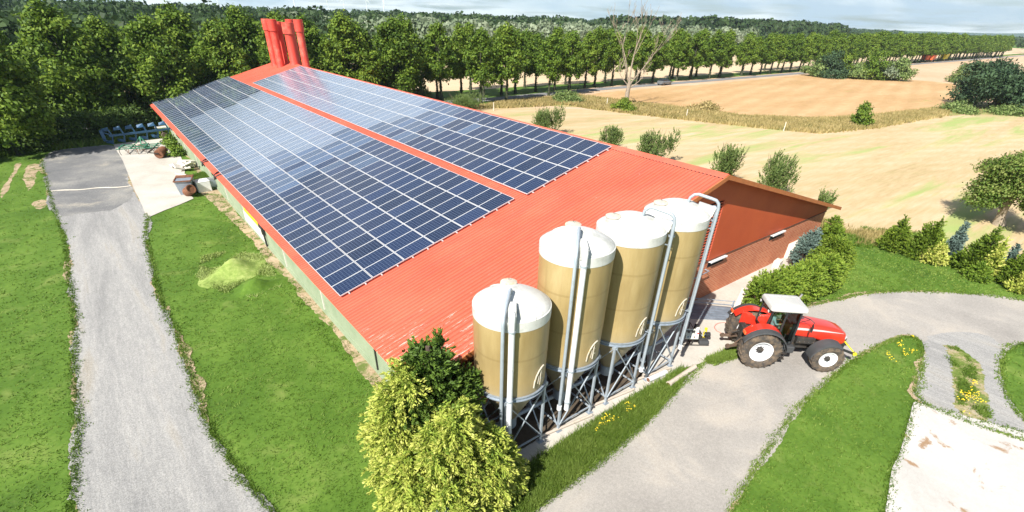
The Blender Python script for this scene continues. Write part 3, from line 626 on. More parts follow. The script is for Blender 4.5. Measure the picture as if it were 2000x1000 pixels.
# long side wall: pale green-grey panels, posts, a plinth
SX = 0.69
s = MB(); s.box((SX+0.1, L_/2+0.1, 1.3), (0.2, L_-1.0, 2.6)); rel(s.build('side_wall', M['side']), barn)
s = MB(); s.box((SX-0.03, L_/2+0.1, 0.10), (0.10, L_-1.0, 0.22)); rel(s.build('plinth', M['side']), barn)
for i, y in enumerate([4.9, 11.2, 17.4, 26.8, 32.5, 38.7, 45, 51.2, 57.5, 63.6]):
    q = MB(); q.box((SX-0.03, y, 1.32), (0.06, 0.08, 2.55)); rel(q.build('wall_post', M['conc_block'] if i != 0 else M['black']), barn)
q = MB(); q.tube([(SX-0.10, 21.4, 2.5), (SX-0.12, 21.4, 1.2), (SX-0.12, 21.3, 0.15)], 0.06); q.box((SX-0.12, 21.45, 1.1), (0.14, 0.3, 0.35)); rel(q.build('downpipe', M['black']), barn)
q = MB(); q.box((SX-0.03, 22.45, 1.55), (0.05, 1.0, 1.3)); rel(q.build('doorway', M['dark_in']), barn)
q = MB(); q.box((SX-0.045, 24.6, 1.62), (0.05, 3.6, 1.15)); sg = rel(q.build('yellow_banner', M['yellow_paint']), barn); sg['label'] = 'bright yellow banner with blotchy dark marks on the side wall'
q = MB(); rr = random.Random(4)
for i in range(20): q.box((SX-0.075, 23.0+i*0.165, 1.62+rr.uniform(-0.25, 0.25)), (0.012, rr.uniform(0.05, 0.12), rr.uniform(0.1, 0.35)))
rel(q.build('banner_mark', M['fender']), barn)
q = MB(); q.box((SX-0.045, 24.3, 0.55), (0.06, 5.2, 0.85)); rel(q.build('grey_panel', M['conc_block']), barn)
for y in (36.5, 41.3, 55.0, 60.0):
    q = MB(); q.box((SX-0.03, y, 1.5), (0.05, 1.8, 0.8)); f = rel(q.build('side_window', M['carglass']), barn)
q = MB(); q.box((WD-SX-0.1, L_/2+0.3, 1.3), (0.2, L_-1.6, 2.6)); rel(q.build('side_wall', M['side']), barn)
q = MB(); P_ = [(0.9, 0), (WD-0.9, 0), (WD-0.9, zroof(WD-0.9)), (WD/2, zroof(WD/2)), (0.9, zroof(0.9))]
q.add([(x, L_-0.75, z) for x, z in P_]+[(x, L_-0.55, z) for x, z in P_], [tuple(range(5)), tuple(reversed(range(5, 10)))]+[(i, i+5, (i+1) % 5+5, (i+1) % 5) for i in range(5)]); rel(q.build('far_gable', M['clad']), barn)
# cables that hang over the eave
for y, rad in ((30.2, 0.55), (34.8, 0.42)):
    q = MB(); pts = []
    for k in range(15):
        t = k/14; u = 0.95-1.25*math.sin(t*math.pi); z = (HE+max(u, 0)*math.sin(TH)+0.10) if u > 0 else HE+0.05+u*0.9
        pts.append((u*math.cos(TH) if u > 0 else -0.05+u*0.25, y+rad*(t-0.5)*2.2, z))
    q.tube(pts, 0.045, 8); rel(q.build('cable', M['hoseblk'], smooth=True), barn)
# ventilation shafts at the far end of the ridge
for (x, y, top, r_, lab) in ((15.2, 65.3, 12.0, 0.46, 0), (15.25, 63.0, 12.0, 0.49, 0), (16.25, 64.2, 11.75, 0.46, 0), (16.55, 61.2, 11.75, 0.60, 1), (17.25, 62.4, 12.05, 0.44, 0), (16.85, 57.9, 12.1, 0.45, 0)):
    zb = zroof(x)-0.15; q = MB()
    q.lathe([(r_*1.12, zb), (r_*1.05, zb+0.35), (r_*0.97, zb+0.5), (r_*0.94, top-1.25), (r_*0.94, top-0.2)], 28, Matrix.Translation((x, y, 0)))
    ch = rel(q.build('chimney', M['chimney'], smooth=True), barn)
    if lab: ch['label'] = 'thickest red ventilation shaft'
    q = MB(); q.lathe([(r_*1.0, top-1.22), (r_*1.17, top-1.2), (r_*1.17, top), (r_*1.08, top+0.01), (r_*1.05, top-0.3), (0.01, top-0.3)], 28, Matrix.Translation((x, y, 0)), cap=False)
    cc = q.build('collar', M['chimney'], smooth=True); cc.parent = ch

# ------------------------------------------------------------------ solar arrays
DU = Vector((math.cos(TH), 0, math.sin(TH))); DN = Vector((-math.sin(TH), 0, math.cos(TH)))
def roofpt(u, y, h=0.0): return Vector((0, 0, HE))+DU*u+Vector((0, y, 0))+DN*h
PH = 0.145
def pv_quad(me_list, u0, u1, y0, y1, cells=(10, 6), h=PH):
    me_list.append(([roofpt(u0, y0, h), roofpt(u1, y0, h), roofpt(u1, y1, h), roofpt(u0, y1, h)], cells))
def pv_mesh(name, quads, mat, local=None, jit=0.0):
    V = []; F = []; UV = []; T = []; rr = random.Random(5)
    for (q, cl_) in quads:
        b = len(V); V += [tuple(p - local if local else p) for p in q]; F.append((b, b+1, b+2, b+3))
        UV += [(0, 0), (cl_[0], 0), (cl_[0], cl_[1]), (0, cl_[1])]; T.append(rr.random())
    me = bpy.data.meshes.new(name); me.from_pydata(V, [], F); uv = me.uv_layers.new(name='UVMap')
    for i, c_ in enumerate(UV): uv.data[i].uv = c_
    a = me.attributes.new('tint', 'FLOAT', 'FACE'); a.data.foreach_set('value', T)
    me.materials.append(mat); return me
def frame_mb(u0, u1, y0, y1, mb=None, local=None, wth=0.022):
    """raised aluminium edge with real thickness round one module"""
    mb = mb or MB(); o_ = local or Vector((0, 0, 0)); lo, hi = PH-0.042, PH+0.006
    for a0, a1, b0, b1 in ((u0, u1, y0, y0+wth), (u0, u1, y1-wth, y1), (u0, u0+wth, y0+wth, y1-wth), (u1-wth, u1, y0+wth, y1-wth)):
        P_ = [roofpt(u, y, h)-o_ for h in (lo, hi) for u, y in ((a0, b0), (a1, b0), (a1, b1), (a0, b1))]
        mb.add(P_, [(3, 2, 1, 0), (4, 5, 6, 7), (0, 1, 5, 4), (1, 2, 6, 5), (2, 3, 7, 6), (3, 0, 4, 7)])
    return mb
def array(us, y0, ncol, pitch, label, tr):
    th = empty('solar_array', tuple(roofpt(us[0], y0)), 0, label, 'solar array')
    rails = MB()
    for r_ in range(len(us)-1):
        d = us[r_+1]-us[r_]
        for f in (0.25, 0.75):
            a = roofpt(us[r_]+d*f, y0-0.10, 0.075); b = roofpt(us[r_]+d*f, y0+ncol*pitch+0.05, 0.075); rails.bar(a, b, 0.05, 0.04)
    rel(rails.build('mounting_rail', M['alu']), th)
    cells = []
    for c_ in range(ncol):
        for r_ in range(len(us)-1):
            ym = y0+(c_+0.5)*pitch; um = (us[r_]+us[r_+1])/2
            cells.append(((roofpt(um, ym)-CAM).length, r_, c_))
    cells.sort(); near = cells[:100]; rest = cells[100:]
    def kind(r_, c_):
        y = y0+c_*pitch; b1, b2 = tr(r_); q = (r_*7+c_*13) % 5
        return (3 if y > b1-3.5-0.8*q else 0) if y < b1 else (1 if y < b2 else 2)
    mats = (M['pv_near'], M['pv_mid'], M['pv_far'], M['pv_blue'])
    protos = {}
    rr = random.Random(11)
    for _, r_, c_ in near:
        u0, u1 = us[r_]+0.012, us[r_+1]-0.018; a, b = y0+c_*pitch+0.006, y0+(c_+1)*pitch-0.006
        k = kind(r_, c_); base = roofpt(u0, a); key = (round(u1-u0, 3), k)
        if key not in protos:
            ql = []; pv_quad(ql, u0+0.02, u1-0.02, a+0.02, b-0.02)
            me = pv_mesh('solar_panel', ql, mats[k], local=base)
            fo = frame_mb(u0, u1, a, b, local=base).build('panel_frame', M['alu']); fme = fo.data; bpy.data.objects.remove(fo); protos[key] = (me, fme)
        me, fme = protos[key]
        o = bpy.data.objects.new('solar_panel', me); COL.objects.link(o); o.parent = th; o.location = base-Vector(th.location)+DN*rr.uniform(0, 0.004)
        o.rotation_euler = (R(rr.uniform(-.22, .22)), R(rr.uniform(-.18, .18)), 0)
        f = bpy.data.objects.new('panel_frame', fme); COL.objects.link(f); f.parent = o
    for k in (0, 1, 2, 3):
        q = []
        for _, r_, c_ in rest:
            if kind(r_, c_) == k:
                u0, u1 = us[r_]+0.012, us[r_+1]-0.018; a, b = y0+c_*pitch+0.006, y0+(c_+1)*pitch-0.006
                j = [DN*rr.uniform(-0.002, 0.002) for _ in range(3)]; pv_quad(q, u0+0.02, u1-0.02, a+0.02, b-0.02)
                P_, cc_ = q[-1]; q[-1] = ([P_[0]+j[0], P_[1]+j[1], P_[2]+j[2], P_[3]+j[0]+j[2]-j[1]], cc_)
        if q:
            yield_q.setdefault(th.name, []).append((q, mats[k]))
    fm = MB()
    for _, r_, c_ in rest:
        frame_mb(us[r_]+0.012, us[r_+1]-0.018, y0+c_*pitch+0.006, y0+(c_+1)*pitch-0.006, fm)
    V = []; F = []; UV = []; T = []; MI = []; ms = []
    for q, mt in yield_q.get(th.name, []):
        mi = len(ms); ms.append(mt)
        for (P_, cl_) in q:
            b = len(V); V += [tuple(p) for p in P_]; F.append((b, b+1, b+2, b+3)); UV += [(0, 0), (cl_[0], 0), (cl_[0], cl_[1]), (0, cl_[1])]; T.append(rr.random()); MI.append(mi)
    nq = len(F); b = len(V); V += fm.v; F += [tuple(i+b for i in f) for f in fm.f]; MI += [len(ms)]*len(fm.f); T += [0]*len(fm.f); ms.append(M['alu'])
    me = bpy.data.meshes.new('distant_panels'); me.from_pydata(V, [], F); uv = me.uv_layers.new(name='UVMap')
    for i, c_ in enumerate(UV): uv.data[i].uv = c_
    a = me.attributes.new('tint', 'FLOAT', 'FACE'); a.data.foreach_set('value', T)
    for m_ in ms: me.materials.append(m_)
    me.polygons.foreach_set('material_index', MI)
    o = rel(link('distant_panels', me), th); o['kind'] = 'stuff'
    return th
yield_q = {}
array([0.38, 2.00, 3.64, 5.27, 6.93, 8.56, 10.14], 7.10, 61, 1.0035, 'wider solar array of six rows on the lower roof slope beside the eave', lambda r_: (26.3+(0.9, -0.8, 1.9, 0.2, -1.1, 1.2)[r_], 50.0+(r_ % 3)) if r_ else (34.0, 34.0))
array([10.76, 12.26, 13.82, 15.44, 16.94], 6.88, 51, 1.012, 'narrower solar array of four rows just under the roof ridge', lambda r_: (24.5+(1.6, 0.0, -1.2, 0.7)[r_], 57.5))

# ------------------------------------------------------------------ silos
def silo(cx, band, az_fat, az_thin, label, lid_az, arch, mark):
    cy = -1.48; RD = 1.2; ZR = 2.92; zs = band+0.42; za = zs+0.36
    t = empty('feed_silo', (cx, cy, 0.03), 0, label, 'silo', 'feed silos in front of the barn gable')
    def pol(a, r_, z): return Vector((r_*math.cos(a), r_*math.sin(a), z))
    # the tank tapers a touch towards the foot
    MB().lathe([(RD*0.985, ZR), (RD*0.99, ZR+0.5), (RD*0.995, ZR+1.2), (RD*1.0, ZR+1.22), (RD, band)], 56).build('tank', M['tan'], t, smooth=True)
    MB().lathe([(0.2, 1.02), (0.26, 1.12), (RD*0.97, ZR-0.02)], 48).build('hopper', M['tan'], t, smooth=True)
    MB().lathe([(0.28, 0.72), (0.28, 1.14), (0.3, 1.16), (0.3, 0.70)], 24).build('outlet', M['steel'], t, smooth=True)
    prof = [(RD+0.012, band), (RD+0.016, band+0.18), (RD+0.012, zs-0.10)]
    for k in range(1, 9):
        a = k/8*math.pi/2*0.62; prof.append((RD*0.98-0.10*(1-math.cos(a))*2, zs-0.10+0.10*math.sin(a)*1.2)) if k <= 3 else None
    r1 = prof[-1][0]; z1 = prof[-1][1]
    for k in range(1, 11):
        f = k/10; prof.append((r1*(1-f)+0.001, z1+(za-z1)*(1-(1-f)**1.9)))
    MB().lathe(prof, 56, cap=False).build('dome', M['white_grp'], t, smooth=True, angle=50)
    rib = MB(); ra = R(az_fat+10)
    # raised seam over the dome
    for da in (35, 215):
        a = R(az_fat+da); pts = [pol(a, r_*1.0, z+0.006) for r_, z in prof[2:]]; rib.tube(pts, 0.022, 6)
    rib.build('dome_seam', M['white_grp'], t, smooth=True)
    MB().lathe([(RD*0.99, ZR-0.10), (RD+0.055, ZR-0.10), (RD+0.055, ZR-0.075), (RD+0.012, ZR-0.07), (RD+0.012, ZR+0.02), (RD+0.055, ZR+0.025), (RD+0.055, ZR+0.05), (RD*0.99, ZR+0.05)], 56, cap=False).build('support_ring', M['steel'], t, smooth=True, angle=30)
    # lid on a neck
    la = R(lid_az); lc = pol(la, 0.72 if arch else 0.62, za-0.13)
    MB().lathe([(0.24, -0.16), (0.24, 0.04)], 24, Matrix.Translation(lc)).build('neck', M['white_grp'], t, smooth=True)
    l = MB().lathe([(0.02, 0.095), (0.22, 0.085), (0.265, 0.06), (0.27, 0.02), (0.24, 0.015)], 28, Matrix.Translation(lc)).build('lid', M['lid'], t, smooth=True)
    MB().tube([lc+Vector((0, 0, 0.13)), lc+Vector((0, 0, 0.24))], 0.008, 6).build('lid_pin', M['darkmetal'], l)
    # four legs with feet, X braces and low rails
    q = 0.85; C4 = [(-q, -q), (q, -q), (q, q), (-q, q)]
    for (x, y) in C4:
        lg = MB(); lg.bar((x, y, 0.02), (x, y, ZR-0.08), 0.085, 0.085); lg.box((x, y, ZR-0.16), (0.16, 0.16, 0.14)); o = lg.build('leg', M['steel_lt'], t, bevel=0.006)
        MB().box((x, y, 0.012), (0.24, 0.24, 0.024)).build('foot_plate', M['steel'], o)
    for i in range(4):
        a, b = Vector((*C4[i], 0)), Vector((*C4[(i+1) % 4], 0)); n_ = (a+b).normalized()*0.05
        br = MB(); br.bar(a+n_+Vector((0, 0, 0.35)), b+n_+Vector((0, 0, ZR-0.2)), 0.045, 0.03); br.build('brace', M['steel_lt'], t)
        br = MB(); br.bar(b+n_*1.7+Vector((0, 0, 0.35)), a+n_*1.7+Vector((0, 0, ZR-0.2)), 0.045, 0.03); br.build('brace', M['steel_lt'], t)
        br = MB(); br.bar(a-n_*0.3+Vector((0, 0, 0.30)), b-n_*0.3+Vector((0, 0, 0.30)), 0.05); 
        br.build('rail', M['steel_lt'], t)
    # wide white vent pipe from the box on the dome
    a = R(az_fat); top = zs+0.28
    bx = MB(); M4 = Matrix.Rotation(a, 4, 'Z') @ Matrix.Rotation(R(12), 4, 'Y'); bx.box(pol(a, RD-0.22, zs+0.10), (0.62, 0.24, 0.36), M=M4); bx.build('filter_box', M['white_grp'], t, bevel=0.02)
    fp = [pol(a, RD-0.02, zs+0.20), pol(a, RD+0.08, zs+0.22), pol(a, RD+0.15, zs+0.15), pol(a, RD+0.17, zs), pol(a, RD+0.17, 3.6), pol(a, RD+0.17, 1.25)]
    o = MB().tube(fp, 0.062 if arch else 0.092, 14).build('vent_pipe', M['pvc'] if not arch else M['steel_lt'], t, smooth=True)
    for z in (band+0.15, 3.0, 1.6):
        MB().lathe([(0.096, z-0.03), (0.112, z-0.03), (0.112, z+0.03), (0.096, z+0.03)], 16, Matrix.Translation(pol(a, RD+0.17, 0)), cap=False).build('clamp', M['steel_lt'], o, smooth=True)
    # thin filling pipe arching over the dome
    a = R(az_thin); h = zs+0.62 if not arch else za+0.10
    pth = [pol(a, 0.30, za-0.06), pol(a, 0.34, h+0.04), pol(a, 0.46, h+0.16), pol(a, 0.60, h+0.19)]
    if arch: pth += [pol(a, RD-0.12, h+0.10), pol(a, RD+0.04, h+0.06), pol(a, RD+0.14, h-0.04), pol(a, RD+0.18, h-0.2)]
    else: pth = [pol(a, 0.22, za-0.05), pol(a, 0.27, za+0.12), pol(a, 0.38, za+0.16), pol(a, RD-0.1, zs+0.28), pol(a, RD+0.08, zs+0.12), pol(a, RD+0.16, zs-0.12)]
    pth += [pol(a, RD+0.18, band-0.5), pol(a, RD+0.18, 1.35)]
    o = MB().tube(pth, 0.055, 12).build('filling_pipe', M['steel_lt'], t, smooth=True)
    MB().lathe([(0.05, -0.12), (0.085, -0.12), (0.085, 0.06), (0.06, 0.06)], 14, Matrix.Translation(pol(a, RD+0.18, 1.35))).build('pipe_cap', M['white'], o, smooth=True)
    for z in (band-0.1, 3.1): MB().bar(pol(a, RD, z), pol(a, RD+0.2, z), 0.03).build('bracket', M['steel'], o)
    # pale raised mark low on the tank: an arc, a stem and two short strokes
    e = MB(); a0 = R(mark); rr_ = RD+0.018; zc = ZR+0.58
    def sp_(dx, dz): return pol(a0+dx*1.35/RD, rr_, zc+dz*1.35)
    arc = [sp_(-0.13-0.0, -0.22)]+[sp_(-0.13+0.30*(1-math.cos(R(k))), -0.22+0.50*math.sin(R(k))) for k in (20, 40, 60, 80, 95)]
    e.tube(arc, 0.024, 6); e.tube([sp_(0.07, -0.22), sp_(0.08, 0.0), sp_(0.09, 0.20)], 0.022, 6)
    e.tube([sp_(0.08, -0.06), sp_(0.16, -0.08)], 0.016, 6); e.tube([sp_(0.09, 0.12), sp_(0.15, 0.06)], 0.016, 6); e.tube([sp_(0.00, -0.16), sp_(0.03, 0.06)], 0.012, 6)
    e.build('emblem', M['lid'], t, smooth=True)
    return t
silo(2.83, 5.44, 232, 221, 'shortest tan feed silo with white dome, nearest to the golden conifer', 62, False, 279)
silo(5.43, 6.76, 234, 223, 'tall tan feed silo next to the short one, with a white pipe down its front', 62, False, 269)
silo(8.06, 6.76, 306, 296, 'tall tan feed silo between the white-piped one and the one by the yard machine', 150, True, 269)
silo(10.66, 6.76, 309, 299, 'tall tan feed silo at the end of the row nearest the tractor', 150, True, 263)
# auger trough that lies between the silo feet
a = MB(); a.tube([(1.2, -1.2, 0.62), (12.6, -1.3, 0.62)], 0.09, 12)
a.box((1.3, -1.2, 0.35), (0.08, 0.2, 0.7)); a.box((12.4, -1.3, 0.35), (0.08, 0.2, 0.7))
tag(a.build('feed_auger', M['steel_lt'], smooth=True), 'long round feed auger tube running low under all four silos', 'auger')
for i, (x0, y0, x1, y1) in enumerate([(3.8, -2.55, 6.2, -2.55), (6.5, -2.5, 8.8, -2.5), (9.2, -2.45, 11.3, -2.5)]):
    b = MB(); b.tube([(x0, y0+0.32, 0.12), (x1, y1, 0.10)], 0.055, 8)
    tag(b.build('ground_pipe', M['clay_pipe'], smooth=True), ['grey pipe on the ground at the foot of the silo beside the short one', 'grey pipe on the ground before the third silo of the row', 'grey pipe on the ground before the last silo of the row'][i], 'pipe')

# ------------------------------------------------------------------ tractor (x forward, y left, origin under the rear axle)
TA = R(-43.6); TP = G(1471, 713, 0.03)+Vector((-math.sin(TA), math.cos(TA), 0))*1.0
tr = empty('tractor', tuple(TP), TA, 'red tractor with a pale grey cab roof standing on the farm road', 'tractor')
def wheel(x, y, r, w, rimr, side, front):
    wh = empty('wheel', (x, y, r), 0, parent=tr); Mx = Matrix.Rotation(R(-90*side), 4, 'X')   # lathe z axis points outwards
    h = w/2; ty = MB()
    ty.lathe([(rimr, -h*0.80), (rimr+0.06, -h*0.98), (r*0.80, -h*1.04), (r*0.93, -h*0.92), (r*0.965, -h*0.55), (r*0.97, 0), (r*0.965, h*0.55), (r*0.93, h*0.92), (r*0.80, h*1.04), (rimr+0.06, h*0.98), (rimr, h*0.80), (rimr, -h*0.80)], 48, Mx, cap=False)
    n = 20 if not front else 18
    for i in range(n):
        for sgn, ph in ((1, 0), (-1, 0.5)):
            a = 2*math.pi*(i+ph)/n; lug = []
            for t in (0, 0.33, 0.66, 1.0, 1.18):
                zz = sgn*h*(0.02+0.93*min(t, 1.0)); aa = a+0.16*min(t, 1.0); ro_ = r*(1.0 if t < 1 else 0.975)
                if t > 1.0: ro_ = r*0.86; zz = sgn*h*1.06
                for da, rr_ in ((-0.042, r*0.95 if t <= 1 else r*0.82), (0.042, r*0.95 if t <= 1 else r*0.82), (0.034, ro_), (-0.034, ro_)):
                    lug.append(Mx @ Vector((rr_*math.cos(aa+da), rr_*math.sin(aa+da), zz)))
            ty.loft([lug[k*4:k*4+4] for k in range(5)])
    ty.build('tyre', M['tyre'], wh, smooth=True, angle=40)
    rm = MB(); rm.lathe([(rimr+0.015, h*0.86), (rimr-0.025, h*0.84), (rimr-0.05, h*0.55), (rimr*0.80, h*0.22 if not front else h*0.45), (rimr*0.42, h*0.16 if not front else h*0.35), (0.01, h*0.16 if not front else h*0.35)], 40, Mx, cap=False)
    MB().lathe([(rimr+0.015, -h*0.86), (rimr-0.03, -h*0.84), (rimr-0.05, h*0.1), (0.02, h*0.1)], 40, Mx, cap=False).build('inner_rim', M['rim'], wh, smooth=True, angle=35)
    rm.build('rim', M['rim'], wh, smooth=True, angle=35)
    hb = MB(); hz = h*0.16 if not front else h*0.35
    hb.lathe([(rimr*0.30, hz), (rimr*0.30, hz+0.07), (rimr*0.20, hz+0.14), (0.01, hz+0.15)], 20, Mx, cap=False)
    for k in range(8):
        a = k*math.pi/4; c_ = Mx @ Vector((rimr*0.36*math.cos(a), rimr*0.36*math.sin(a), hz+0.02)); hb.box(c_, (0.03, 0.03, 0.03))
    hb.build('hub', M['darkmetal'], wh, smooth=True)
RW, RF = 0.91, 0.70
for sd_ in (-1, 1):
    wheel(0, 0.98*sd_, RW, 0.62, 0.49, sd_, False); wheel(3.0, 0.93*sd_, RF, 0.52, 0.37, sd_, True)
# running gear
q = MB(); q.box((0.0, 0, 1.0), (0.9, 0.62, 0.75)); q.bar((0, -0.9, RW), (0, 0.9, RW), 0.26); q.box((1.3, 0, 0.95), (2.2, 0.50, 0.6)); q.box((3.2, 0, 1.05), (1.6, 0.46, 0.55))
q.bar((3.0, -0.85, RF), (3.0, 0.85, RF), 0.2, 0.22); q.tube([(1.0, 0, 0.6), (2.9, 0, 0.62)], 0.09)
q.build('chassis', M['darkmetal'], tr, bevel=0.02)
q = MB(); q.box((1.25, -0.58, 0.80), (0.8, 0.34, 0.34)); q.box((1.25, 0.58, 0.80), (0.8, 0.34, 0.34)); q.build('fuel_tank', M['fender'], tr, bevel=0.05)
q = MB(); q.box((2.05, -0.50, 1.25), (0.75, 0.16, 0.30)); q.box((2.05, 0.50, 1.25), (0.75, 0.16, 0.30))
for k in range(4): q.tube([(1.75+0.2*k, -0.45, 1.08), (1.8+0.2*k, -0.60, 1.18), (1.9+0.2*k, -0.45, 1.34)], 0.03, 6)
q.build('engine', M['darkmetal'], tr, bevel=0.01)
for sy in (-1, 1):   # steps
    q = MB()
    for z, xo in ((0.48, 0), (0.78, 0.03)): q.box((0.98+xo, sy*0.92, z), (0.42, 0.26, 0.04))
    q.bar((0.80, sy*0.98, 0.46), (0.82, sy*0.9, 1.05), 0.03); q.bar((1.16, sy*0.98, 0.46), (1.18, sy*0.9, 1.05), 0.03); q.build('step', M['darkmetal'], tr)
# bonnet: lofted, tapering down to the nose
rings = []
for x, wd, top, bot, r_ in ((1.18, 0.94, 2.06, 1.36, 0.12), (1.6, 0.94, 2.05, 1.38, 0.13), (2.4, 0.92, 1.99, 1.30, 0.14), (3.1, 0.88, 1.90, 1.10, 0.15), (3.52, 0.82, 1.79, 1.02, 0.16), (3.78, 0.74, 1.64, 1.00, 0.17), (3.90, 0.60, 1.45, 1.04, 0.15)):
    rings.append([(x+(0.10 if (i > 9 and x > 3.6) else 0)*0, y, z) for i, (y, z) in enumerate(rrect(wd, top-bot, r_, 4, 0, (top+bot)/2))])
bn = MB().loft(rings).build('bonnet', M['red_tractor'], tr, smooth=True, angle=50)
for sy in (-1, 1):   # pale stripe that narrows to a point
    q = MB(); P_ = []
    for x, zc, hh, yo in ((1.22, 1.80, 0.055, 0.476), (1.9, 1.79, 0.052, 0.474), (2.7, 1.755, 0.036, 0.460), (3.3, 1.705, 0.016, 0.438), (3.62, 1.67, 0.003, 0.418)):
        P_.append([(x, sy*(yo-0.008), zc-hh), (x, sy*(yo+0.006), zc-hh), (x, sy*(yo+0.006), zc+hh), (x, sy*(yo-0.008), zc+hh)])
    o = q.loft(P_).build('stripe', M['silver'], bn)
    q = MB(); q.box((3.78, sy*0.24, 1.42), (0.22, 0.22, 0.15), M=Matrix.Rotation(R(12), 4, 'Y')); q.build('headlight', M['glass'] if False else M['silver'], bn, bevel=0.03)
    for k in range(5): pass
q = MB(); 
for k in range(6): q.box((3.88-0.01*k, 0, 1.10+0.045*k), (0.05, 0.44, 0.02))
q.build('grille', M['black'], bn)
# scuttle between bonnet and cab
q = MB(); q.loft([[(x, y, z) for y, z in rrect(w_, tp-bt, 0.1, 3, 0, (tp+bt)/2)] for x, w_, tp, bt in ((1.30, 1.02, 2.02, 1.1), (1.56, 0.96, 2.045, 1.2))]); q.build('cowl', M['fender'], tr, smooth=True)
tr_keep = tr; cab_parts0 = set(bpy.data.objects)
# cab: floor, four pillar pairs, glass, roof
CB = dict(xr=-0.62, xm=0.22, xf=1.12, zf=1.02, zt=2.62, yr=0.60, ym=0.74, yf=0.60)
q = MB(); q.loft([[(-0.55, -0.5, 1.15), (-0.55, 0.5, 1.15), (-0.55, 0.5, 1.28), (-0.55, -0.5, 1.28)], [(0.3, -0.72, 1.0), (0.3, 0.72, 1.0), (0.3, 0.72, 1.22), (0.3, -0.72, 1.22)], [(1.1, -0.6, 0.95), (1.1, 0.6, 0.95), (1.1, 0.6, 1.12), (1.1, -0.6, 1.12)]])
q.build('cab_floor', M['fender'], tr)
for sy in (-1, 1):
    q = MB()
    q.bar((-0.66, sy*0.56, 1.55), (-0.56, sy*0.62, 2.66), 0.09); q.bar((0.16, sy*0.76, 1.50), (0.20, sy*0.70, 2.66), 0.09)
    q.bar((1.18, sy*0.52, 1.0), (1.06, sy*0.60, 2.66), 0.09); q.bar((0.16, sy*0.76, 1.52), (0.52, sy*0.76, 1.02), 0.06); q.bar((0.52, sy*0.76, 1.02), (1.16, sy*0.56, 0.98), 0.07)
    q.bar((-0.56, sy*0.62, 2.64), (1.06, sy*0.62, 2.64), 0.08); q.bar((-0.64, sy*0.58, 1.62), (0.16, sy*0.76, 1.52), 0.06)
    q.build('cab_frame', M['black'], tr, bevel=0.01)
    q = MB(); q.add([(0.17, sy*0.755, 1.54), (0.50, sy*0.755, 1.06), (1.13, sy*0.575, 1.02), (1.05, sy*0.60, 2.60), (0.22, sy*0.70, 2.60)], [(0, 1, 2, 3, 4)]); d = q.build('door', M['glass'], tr)
    MB().bar((0.50, sy*0.80, 1.35), (0.50, sy*0.80, 1.62), 0.03).build('handle', M['black'], d)
    q = MB(); q.add([(-0.62, sy*0.575, 1.66), (0.12, sy*0.745, 1.56), (0.16, sy*0.70, 2.60), (-0.55, sy*0.62, 2.60)], [(0, 1, 2, 3)]); q.build('side_window', M['glass'], tr)
q = MB(); q.bar((-0.64, -0.56, 1.58), (-0.64, 0.56, 1.58), 0.07); q.bar((-0.57, -0.62, 2.64), (-0.57, 0.62, 2.64), 0.08); q.bar((1.06, -0.6, 2.64), (1.06, 0.6, 2.64), 0.08); q.build('cross_rail', M['black'], tr)
MB().add([(-0.66, -0.53, 1.62), (-0.66, 0.53, 1.62), (-0.58, 0.6, 2.6), (-0.58, -0.6, 2.6)], [(0, 1, 2, 3)]).build('rear_window', M['glass'], tr)
MB().add([(1.16, -0.53, 2.05), (1.16, 0.53, 2.05), (1.08, 0.58, 2.6), (1.08, -0.58, 2.6)], [(0, 1, 2, 3)]).build('windscreen', M['glass'], tr)
rf_ = []
for z, gx, gy in ((2.66, 0.0, 0.0), (2.70, 0.06, 0.05), (2.80, 0.06, 0.05), (2.86, 0.02, 0.01), (2.885, -0.10, -0.10)):
    rf_.append([(0.28+a*(1+gx), b*(1+gy), z) for a, b in rrect(2.0, 1.46, 0.14, 4)])
rfo = MB().loft(rf_).build('cab_roof', M['roof_grey'], tr, smooth=True, angle=40)
q = MB()   # pressed panels outlined on the roof
for x0, x1 in ((-0.50, 0.18), (0.26, 1.02)):
    P_ = [(x0+0.0, -0.48), (x1, -0.48), (x1, 0.48), (x0, 0.48), (x0, -0.48)]; q.tube([(x, y, 2.889) for x, y in P_], 0.012, 4)
q.build('roof_panel', M['silver'], rfo)
for sy in (-1, 1):
    q = MB(); q.box((-0.76, sy*0.56, 2.60), (0.10, 0.16, 0.12)); q.build('work_light', M['black'], rfo)
    q = MB(); q.box((-0.815, sy*0.56, 2.60), (0.02, 0.12, 0.09)); q.build('lamp_glass', M['white'], rfo)
# interior
q = MB(); q.box((-0.02, 0, 1.50), (0.50, 0.50, 0.14)); q.box((-0.27, 0, 1.86), (0.14, 0.48, 0.66)); q.box((-0.27, 0, 2.26), (0.1, 0.28, 0.16)); q.box((-0.02, 0, 1.3), (0.3, 0.3, 0.35)); q.box((0.0, -0.33, 1.72), (0.45, 0.12, 0.07)); q.build('seat', M['black'], tr, bevel=0.04)
q = MB(); q.box((0.90, 0, 1.50), (0.22, 0.34, 0.9)); q.bar((0.85, 0, 1.85), (0.62, 0, 2.0), 0.06)
Ms = Matrix.Translation((0.58, 0, 2.0)) @ Matrix.Rotation(R(-55), 4, 'Y'); pts = [Ms @ Vector((0.2*math.cos(t*math.pi/8), 0.2*math.sin(t*math.pi/8), 0)) for t in range(17)]
q.tube(pts, 0.018, 6, cap=False); q.bar(pts[0], pts[8], 0.03); q.build('steering_wheel', M['black'], tr)
# the cab is short and sits forward, over the gearbox
for o in set(bpy.data.objects)-cab_parts0:
    if o.type == 'MESH':
        for v in o.data.vertices: v.co = (0.17+(v.co.x+0.62)*0.75, v.co.y*0.88, v.co.z)
